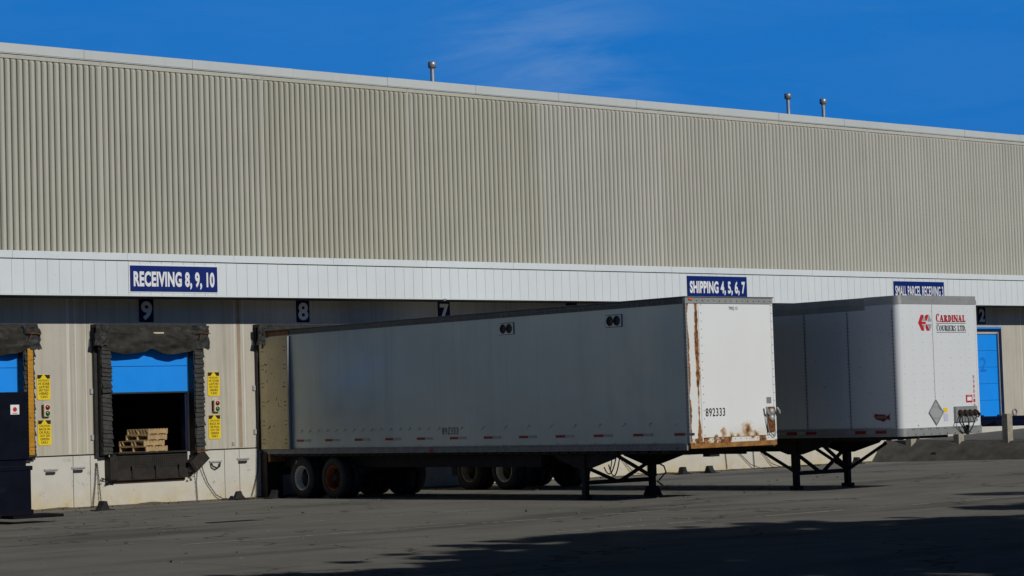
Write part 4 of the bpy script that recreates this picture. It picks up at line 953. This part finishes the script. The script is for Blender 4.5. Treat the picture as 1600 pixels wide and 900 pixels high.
def cap(name, mat, z0, z1, out_):
    pts = [(x-(out_*cos(pi/2*i/12)), y-(out_*sin(pi/2*i/12))) for i, (x, y) in enumerate(cp)]; pts += [(xr+out_, yf-out_), (xr+out_, yf+.1), (xl+.05, yf+.9), (xl-out_, yf+.9)]
    g = MB(); n_ = len(pts); g.add([(x, y, z) for z in (z0, z1) for x, y in pts], [tuple(range(n_)), tuple(range(n_, 2*n_))]+[(i, (i+1)%n_, n_+(i+1)%n_, n_+i) for i in range(n_)]); return g.build(name, mat, T)
cap('front_top_rail', M['cap_rail'], zt-.01, zt+.085, .012); cap('roof_cap', M['cap_rail'], zt+.087, zt+.17, .0)
g = MB(); g.box(xl-.005, xr+.005, yf+.9, yr, zt+.0, zt+.165, .006); g.build('roof', M['rail'], T)
g = MB(); g.box(xl-.012, xl+.02, yf+.9, yr, zt-.10, zt+.0, .004); g.build('top_rail', M['rail'], T)
cap('front_bottom_rail', M['grey_plate'], zb-.17, zb-.0, .018)
g = MB(); g.box(xl-.016, xl+.03, yf+.9, yr, zb-.17, zb-.0, .005); g.box(xr-.03, xr+.016, yf+.12, yr, zb-.17, zb, .005); g.build('bottom_rail', M['rail'], T)
g = MB(); g.box(xl+.05, xr-.12, yf+.9, yr, zb-.23, zb-.172); g.build('lower_frame', M['chassis'], T)
g = MB(); g.box(xl-.03, xl-.018, yf+.35, yr, zb-.125, zb-.115); g.build('rub_rail', M['rail'], T)
k = 0; y = yf+.42
while y < yr-.5:
    g = MB(); g.box(xl-.0215, xl-.017, y, y+.30, zb-.10, zb-.04); g.build('red_reflector', M['red_tape'], T)
    g = MB(); g.box(xl-.0215, xl-.017, y+.303, y+.55, zb-.10, zb-.04); g.build('white_reflector', M['white_tape'], T)
    y += .56 if k % 2 == 0 else 1.4; k += 1
# seams and rivets
g = MB()
for y in [yf+rc+.02+1.235*k for k in range(13)]:
    g.box(xl-.007, xl-.002, y-.006, y+.006, zb, zt-.1)
    z = zb+.05
    while z < zt-.1: g.knob((xl-.004, y-.03, z), (-1,0,0), .009, .008); g.knob((xl-.004, y+.03, z), (-1,0,0), .009, .008); z += .075
    for q in range(1, 4):
        z = zb+.15
        while z < zt-.15: 
            if R.random() < .5: g.knob((xl-.004, y+.31*q, z+R.uniform(-.02,.02)), (-1,0,0), .008, .006)
            z += .19
y = yf+.3
while y < yr: g.knob((xl-.015, y, zb+.015), (-1,0,0), .010, .012); y += .075
g.build('side_rivets', M['rivet'], T)['kind'] = 'stuff'
g = MB(); z = zb+.06
g.box(37.60, 37.607, yf-.004, yf-.001, zb, zt-.02)
x = xl+rc
while x < xr-.05:
    z = zb+.14
    if abs(((x-xl-rc)/.3) % 1) < .51:
        while z < zt-.1: g.knob((x+R.uniform(-.004,.004), yf-.001, z), (0,-1,0), .007, .005); z += .165
    x += .155
x = xl+.30
while x < xr: g.knob((x, yf-.019, zb-.03), (0,-1,0), .013, .012); g.knob((x+.06, yf-.019, zb-.03), (0,-1,0), .013, .012); g.knob((x+.1, yf-.019, zb-.14), (0,-1,0), .015, .014); x += .26
g.build('front_rivets', M['rivet'], T)['kind'] = 'stuff'
# emblem : hexagon-like red mark with grey lower right, lettering
yt = yf-.009
ex, ez, ew, eh = 37.14, Z+1.40, .44, .335
def tri(g, pts): g.add([(ex+a*ew, yt, ez+b*eh) for a, b in pts], [tuple(range(len(pts)))])
g = MB(); tri(g, [(0,.5),(.22,1),(.42,1),(.22,.5)]); tri(g, [(0,.5),(.22,.5),(.44,0),(.24,0)]); tri(g, [(.24,.42),(.56,.42),(.56,.56),(.24,.56)]); tri(g, [(.56,.62),(.50,.9),(.60,1),(.80,1),(.64,.62)]); tri(g, [(.56,.40),(.64,.40),(.84,0),(.62,0),(.54,.2)]); g.build('emblem_red', M['logo_red'], T)
g = MB(); tri(g, [(.42,.96),(.30,.62),(.52,.62)]); tri(g, [(.84,.98),(.70,.58),(1.0,.58)]); tri(g, [(.40,.06),(.32,.38),(.50,.38)]); tri(g, [(.70,.42),(1.0,.42),(.88,.05)]); g.build('emblem_grey', M['logo_grey'], T)
def serif_text(g, s, x, z, w_, h, sw):
    """roman capitals: thick/thin strokes with slab serifs"""
    G = {'C':[('arc',0)],'A':0,'R':0,'D':0,'I':0,'N':0,'L':0,'O':0,'U':0,'E':0,'S':0,'T':0,'.':0,' ':0}
    wd = {'C':.9,'A':1.0,'R':1.0,'D':1.0,'I':.45,'N':1.05,'L':.85,'O':1.0,'U':1.0,'E':.85,'S':.7,'T':.85,'.':.3,' ':.4}
    if s[0] == 'C': sc_ = [1.25]+[1.0]*(len(s)-1)
    tot = sum(wd[c_] for c_ in s)+.12*(len(s)-1); u_ = w_/tot; cx_ = x
    def seg(x0, z0, x1, z1, t_):
        d_ = Vector((x1-x0, z1-z0)); d_.normalize(); nn = Vector((-d_.y, d_.x))*t_/2
        g.add([(x0+nn.x, yt, z0+nn.y), (x0-nn.x, yt, z0-nn.y), (x1-nn.x, yt, z1-nn.y), (x1+nn.x, yt, z1+nn.y)], [(0,1,2,3)])
    def arc(cx0, cz0, rx, rz, a0, a1, thick, thin):
        n_ = 14
        for i in range(n_):
            aa = a0+(a1-a0)*i/n_; ab = a0+(a1-a0)*(i+1)/n_; ta = thin+(thick-thin)*abs(cos(aa)); tb = thin+(thick-thin)*abs(cos(ab))
            g.add([(cx0+(rx-ta)*cos(aa), yt, cz0+(rz-min(ta,thin*1.3))*sin(aa)), (cx0+rx*cos(aa), yt, cz0+rz*sin(aa)), (cx0+rx*cos(ab), yt, cz0+rz*sin(ab)), (cx0+(rx-tb)*cos(ab), yt, cz0+(rz-min(tb,thin*1.3))*sin(ab))], [(0,1,2,3)])
    for i, c_ in enumerate(s):
        W = wd[c_]*u_; th = sw; tn_ = sw*.38; H = h*(1.22 if i == 0 else 1.0); b_ = z; l0 = cx_; r0 = cx_+W; m0 = (l0+r0)/2
        sr = lambda xx, zz: seg(xx-th*1.05, zz, xx+th*1.05, zz, tn_)
        if c_ == 'I': seg(m0, b_, m0, b_+H, th); sr(m0, b_+tn_/2); sr(m0, b_+H-tn_/2)
        elif c_ == 'L': seg(l0+th, b_, l0+th, b_+H, th); sr(l0+th, b_+tn_/2); sr(l0+th, b_+H-tn_/2); seg(l0+th, b_+tn_/2, r0, b_+tn_/2, tn_); seg(r0-tn_/2, b_, r0-tn_/2, b_+H*.28, tn_)
        elif c_ == 'N': seg(l0+tn_, b_, l0+tn_, b_+H, tn_); seg(r0-tn_, b_, r0-tn_, b_+H, tn_); seg(l0+tn_, b_+H, r0-tn_, b_, th); sr(l0+tn_, b_+tn_/2); sr(r0-tn_, b_+H-tn_/2)
        elif c_ == 'A': seg(l0+tn_, b_, m0, b_+H, tn_); seg(m0, b_+H, r0-th*.5, b_, th); seg(l0+W*.22, b_+H*.35, r0-W*.25, b_+H*.35, tn_); sr(l0+tn_, b_+tn_/2); sr(r0-th*.4, b_+tn_/2)
        elif c_ in 'DO': 
            if c_ == 'D': seg(l0+th, b_, l0+th, b_+H, th); arc(l0+th, b_+H/2, W-th, H/2, -pi/2, pi/2, th, tn_); sr(l0+th, b_+tn_/2); sr(l0+th, b_+H-tn_/2)
            else: arc(m0, b_+H/2, W/2, H/2, 0, 2*pi, th, tn_)
        elif c_ == 'C': arc(m0, b_+H/2, W/2, H/2, pi*.25, pi*1.75, th, tn_); seg(r0-tn_*1.5, b_+H*.68, r0-tn_*1.5, b_+H, tn_)
        elif c_ == 'R': seg(l0+th, b_, l0+th, b_+H, th); arc(l0+th, b_+H*.75, W*.62, H*.25, -pi/2, pi/2, th, tn_); seg(l0+W*.5, b_+H*.5, r0, b_, th); sr(l0+th, b_+tn_/2); sr(l0+th, b_+H-tn_/2)
        elif c_ == 'E': seg(l0+th, b_, l0+th, b_+H, th); [seg(l0+th, zz, r0-(.0 if q != 1 else W*.15), zz, tn_) for q, zz in enumerate((b_+tn_/2, b_+H/2, b_+H-tn_/2))]; seg(r0-tn_/2, b_, r0-tn_/2, b_+H*.25, tn_); seg(r0-tn_/2, b_+H*.77, r0-tn_/2, b_+H, tn_)
        elif c_ == 'U': seg(l0+th, b_+H*.25, l0+th, b_+H, th); seg(r0-tn_, b_+H*.25, r0-tn_, b_+H, tn_); arc(m0, b_+H*.3, W/2-th*.4, H*.3, pi, 2*pi, th, tn_); sr(l0+th, b_+H-tn_/2); sr(r0-tn_, b_+H-tn_/2)
        elif c_ == 'T': seg(m0, b_, m0, b_+H, th); seg(l0, b_+H-tn_/2, r0, b_+H-tn_/2, tn_); sr(m0, b_+tn_/2); seg(l0+tn_/2, b_+H*.75, l0+tn_/2, b_+H, tn_); seg(r0-tn_/2, b_+H*.75, r0-tn_/2, b_+H, tn_)
        elif c_ == 'S': arc(m0, b_+H*.75, W/2, H*.25, pi*.1, pi*1.5, th*.7, tn_); arc(m0, b_+H*.25, W/2, H*.25, -pi*.9, pi*.5, th*.7, tn_)
        elif c_ == '.': seg(m0, b_, m0, b_+th, th)
        cx_ += W+.12*u_
g = MB(); serif_text(g, 'CARDINAL', 37.73, Z+1.585, .98, .145, .038); g.build('red_lettering', M['logo_red'], T)
g = MB(); serif_text(g, 'COURIERS LTD.', 37.74, Z+1.395, .98, .115, .022); g.box(37.73, 38.72, yt-.001, yt, Z+1.552, Z+1.560); g.box(37.73, 38.72, yt-.001, yt, Z+1.362, Z+1.370); g.build('grey_lettering', M['ink_grey'], T)
g = MB()
for k, ch_ in enumerate('5305510'):
    add_text(g, ch_, (38.885, yt, Z+.37-k*.102), .05, .07, bold=.0)
g.build('serial_number', M['logo_red'], T)
g = MB(); g.box(38.63, 38.84, yt-.001, yf-.004, Z-.14, Z+.02); nt_ = g.build('red_notice', M['logo_red'], T)
g = MB(); g.box(38.66, 38.81, yt-.005, yt-.0035, Z-.105, Z-.025); add_text(g, 'NOTICE', (38.67, yt-.004, Z-.012), .13, .02); g.build('notice_text', M['sign_white'], nt_)
# placard holder (diamond)
cx_, cz_ = 37.60, Z-.33
g = MB(); g.poly_extrude([(cx_-.23, yf-.015, cz_), (cx_, yf-.015, cz_-.26), (cx_+.23, yf-.015, cz_), (cx_, yf-.015, cz_+.26)], (0,.012,0)); ph = g.build('placard_holder', M['logo_grey'], T)
g = MB(); g.bar((cx_-.23, yf-.02, cz_), (cx_, yf-.02, cz_+.26), .012, .02); g.bar((cx_, yf-.02, cz_+.26), (cx_+.23, yf-.02, cz_), .012, .02); g.bar((cx_-.23, yf-.02, cz_), (cx_, yf-.02, cz_-.26), .012, .02); g.bar((cx_, yf-.02, cz_-.26), (cx_+.23, yf-.02, cz_), .012, .02)
g.bar((cx_-.12, yf-.018, cz_+.12), (cx_+.12, yf-.018, cz_+.12), .008, .01); g.bar((cx_-.10, yf-.018, cz_-.12), (cx_+.10, yf-.018, cz_-.12), .008, .01); g.bar((cx_+.08, yf-.02, cz_+.13), (cx_+.14, yf-.02, cz_+.06), .02, .02); g.build('holder_rim', M['rail'], ph)
g = MB(); g.box(37.86, 38.00, yf-.008, yf-.004, Z-.52, Z-.36); g.build('sticker', M['sticker'], T)
g = MB(); g.box(37.86, 37.98, yf-.008, yf-.004, Z-.33, Z-.24); g.build('sticker', M['yellow'], T)
g = MB(); g.box(37.0, 37.03, yf-.006, yf-.003, Z-.6, Z-.58); g.build('mark', M['ink_grey'], T)
# coupling box
g = MB(); g.box(38.20, 38.93, yf-.06, yf-.003, Z-.55, Z-.22, .006); cb_ = g.build('coupling_box', M['grey_plate'], T)
g = MB()
for x in (38.33, 38.50, 38.66, 38.84): g.revolve((x, yf-.06, Z-.36), (0,-1,0), [(0,.07),(.03,.065),(.07,.05),(.08,.02),(.08,.001)], 14, closed=False); g.bar((x-.04, yf-.10, Z-.30), (x+.06, yf-.12, Z-.42), .03)
g.tube([(38.82, yf-.14, Z-.33), (38.90, yf-.16, Z-.40), (38.84, yf-.14, Z-.46)], .018, 6); g.build('coupling', M['drum'], cb_)
g = MB()
for x, e_, s_ in ((38.33, 38.50, -.05), (38.50, 38.53, .0), (38.66, 38.56, .03), (38.30, 38.48, -.12)):
    g.tube([(x, yf-.12, Z-.40), (x+s_, yf-.16, Z-.55), ((x+e_)/2+s_*.5, yf-.14, Z-.68), (e_, yf-.08, Z-.80)], .014, 6)
g.tube([(38.52, yf-.09, Z-.62), (38.54, yf-.08, Z-.82)], .035, 8)
g.build('air_hose', M['hose'], cb_)
# badge on the side
g = MB(); by, bz = 30.98, Z-.40
bs = .74; sh = [(-.30,.03),(-.26,.10),(-.10,.085),(.10,.08),(.16,.03),(.24,.06),(.30,.12),(.27,.0),(.30,-.10),(.20,-.05),(.12,-.09),(.02,-.13),(-.05,-.09),(-.22,-.06)]
g.add([(xl-.0115, by-a*bs, bz+b_*bs) for a, b_ in sh], [tuple(range(len(sh)))]); bd = g.build('side_badge', M['badge_red'], T)
g = MB(); g.box(xl-.016, xl-.0135, by-.14, by+.18, bz-.02, bz-.014); g.box(xl-.016, xl-.0135, by-.14, by+.18, bz+.022, bz+.028); add_text(g, 'WABASH', (xl-.0150, by+.16, bz-.012), .29, .030, u=(0,-1,0), bold=.01); g.build('badge_text', M['grey_plate'], bd)
g = MB(); g.knob((37.05, yf+.05, zb-.17), (0,0,-1), .05, .07); g.build('sill_plug', M['chassis'], T)
running_gear(T, xl, xr, yf, yr, zb-.12, 33.86, (36.92, 38.62), (44.80, 43.40), ((M['rim_pink'], 'wheel with a dull faded rim'), (M['rim_white'], 'wheel with a bright cream rim')), (False, False))
for a, b in (((36.92, 33.9, GZ(34)+.40), (36.92, 35.1, zb-.35)), ((38.62, 33.8, GZ(34)+.40), (38.62, 32.7, zb-.35)), ((38.62, 33.9, GZ(34)+.40), (38.62, 35.0, zb-.35))):
    g = MB(); g.bar(a, b, .05, .06); g.build('brace', M['chassis'], T)
g = MB(); g.grid(lambda u, v: (36.55+.55*u, 45.45+.10*sin(v*2.2), zb-.25-.78*v), 4, 10); g.build('mud_flap', M['grey_plate'], T)

# ------------------------------------------------------------------ trees outside the frame (they throw the shade on the yard)
def tree(loc, h, cr_list, label, seed, leafn=9000, ls=.16):
    rnd = random.Random(seed); t = thing('shade_tree', loc, label, 'tree', 'trees standing beside the yard')
    L0 = Vector(loc)
    g = MB(); g.tube([L0+Vector((0,0,-.1)), L0+Vector((.05,.02,h*.3)), L0+Vector((-.05,.1,h*.6)), L0+Vector((.05,0,h*.9))], [.24,.19,.12,.04], 12)
    for (dx, dy, dz, rx, ry, rz) in cr_list:
        if rx > .35: g.tube([L0+Vector((0,0,min(dz*.55, h*.6))), L0+Vector((dx*.5, dy*.5, dz*.8)), L0+Vector((dx*.95, dy*.95, dz))], [.09,.05,.02], 7)
    g.build('trunk', M['bark'], t)
    g = MB(); tv = sum(a[3]*a[4]*a[5] for a in cr_list)
    for (dx, dy, dz, rx, ry, rz) in cr_list:
        n_ = max(26, int(leafn*rx*ry*rz/tv)) if rx > .6 else int(150*rx)
        for k in range(n_):
            while True:
                p_ = Vector((rnd.uniform(-1,1), rnd.uniform(-1,1), rnd.uniform(-1,1)))
                if p_.length < 1 and rnd.random() < .25+.75*p_.length and noise.noise(p_*2.2+Vector((seed*3, dx, dy))) > -.18: break
            c_ = L0+Vector((dx+p_.x*rx, dy+p_.y*ry, dz+p_.z*rz)); a = Vector((rnd.gauss(0,1), rnd.gauss(0,1), rnd.gauss(0,1))).normalized(); b_ = a.orthogonal().normalized(); s_ = ls*rnd.uniform(.6,1.3)
            g.add([c_-a*s_, c_+b_*s_*.45, c_+a*s_, c_-b_*s_*.45], [(0,1,2,3)])
    g.build('crown', M['leaf'], t)
def sp(x, y, h):  # where a leaf at height h must stand to shade ground point (x, y)
    k = h/tan(EL); return (x+k*sin(AZ), y-k*cos(AZ))
# crowns given by the ground points they shade: (gx, gy, height, along-sun radius, cross radius, vertical radius)
def shade_tree(trunk, h, spots, label, seed, leafn):
    cl = []
    for gx, gy, hh, r_, rz in spots:
        x, y = sp(gx, gy, hh); cl.append((x-trunk[0], y-trunk[1], hh-GZ(trunk[1]), r_, r_, rz))
    tree((trunk[0], trunk[1], GZ(trunk[1])), h, cl, label, seed, leafn)
SH = [
 ((23.5, 5.5), 8.0, [(23.4,22.6,6.8,1.3,.5),(21.8,22.6,7.2,1.4,.5),(20.2,21.6,7.6,1.4,.6),(22.6,20.2,6.2,1.7,.8),(18.4,21.0,8.0,1.2,.5),(17.0,20.3,8.3,1.0,.4),(17.6,19.0,7.6,1.5,.8),(15.8,18.6,7.9,1.2,.5)], 'leafy roadside tree nearest the camera, outside the picture', 3, 12000),
 ((26.5, 1.5), 8.6, [(26.0,21.6,6.0,1.5,.6),(25.2,19.6,6.5,1.9,1.0),(27.2,18.9,6.8,2.0,.9),(23.0,17.5,5.6,2.0,1.1),(24.4,15.4,7.0,2.4,1.2),(20.6,18.4,7.2,1.9,1.0),(19.0,15.4,7.9,2.0,1.0)], 'broad leafy roadside tree standing between two others, outside the picture', 5, 16000),
 ((36.0, 10.5), 7.4, [(35.6,27.4,6.0,.8,.22),(37.2,26.6,6.4,1.0,.3),(31.0,23.8,5.5,.9,.25),(32.5,23.2,5.8,1.2,.35),(35.5,24.0,6.4,1.3,.4)], 'thin leafy roadside tree farthest right, outside the picture', 9, 4500),
]
EDGE = [(14.9,22.6),(16.6,21.9),(18.2,22.9),(19.6,24.3),(21.4,25.2),(23.2,25.3),(24.9,24.5),(26.5,23.7),(28.0,22.3),(29.4,21.4)]
rr_ = random.Random(77)
for k in range(135):
    q = rr_.uniform(0, len(EDGE)-1.001); a, b = EDGE[int(q)], EDGE[int(q)+1]; f_ = q-int(q)
    gx, gy = a[0]+(b[0]-a[0])*f_, a[1]+(b[1]-a[1])*f_; off = rr_.gauss(-.7, .8); gx += rr_.gauss(0,.3)-off*.25; gy += off*1.15
    r_ = rr_.uniform(.18,.55)*(1 if off < .2 else .7); SH[0 if q < 5 else 1][2].append((gx, gy, rr_.uniform(6,8), r_, r_*.35))
for trunk, h, spots, label, seed, ln_ in SH: shade_tree(trunk, h, spots, label, seed, ln_)

# unseen treeline added behind the camera to dim low sky light from that side
rw = random.Random(4); g = MB()
trees_ = [(x+rw.uniform(-3,3), -34+rw.uniform(-8,5), rw.uniform(11,15)) for x in range(-90, 170, 7)]
for tx_, ty_, th_ in trees_:
    g.tube([(tx_, ty_, 0), (tx_, ty_, th_*.5)], [.3, .15], 6)
    for k in range(520):
        while True:
            p_ = Vector((rw.uniform(-1,1), rw.uniform(-1,1), rw.uniform(-1,1)))
            if p_.length < 1: break
        c_ = Vector((tx_+p_.x*5, ty_+p_.y*4.5, th_*.55+p_.z*th_*.5)); a = Vector((rw.gauss(0,1), rw.gauss(0,1), rw.gauss(0,1))).normalized(); b_ = a.orthogonal().normalized(); s_ = rw.uniform(.4,.9)
        g.add([c_-a*s_, c_+b_*s_*.6, c_+a*s_, c_-b_*s_*.6], [(0,1,2,3)])
tag(g.build('sky_blocker_wood', M['leaf']), 'unseen leafy treeline added south of the yard to dim the sky light', 'wood', kind='stuff')

for o in bpy.data.objects:
    if '_local' in o: del o['_local']
print('objects', len(bpy.data.objects))
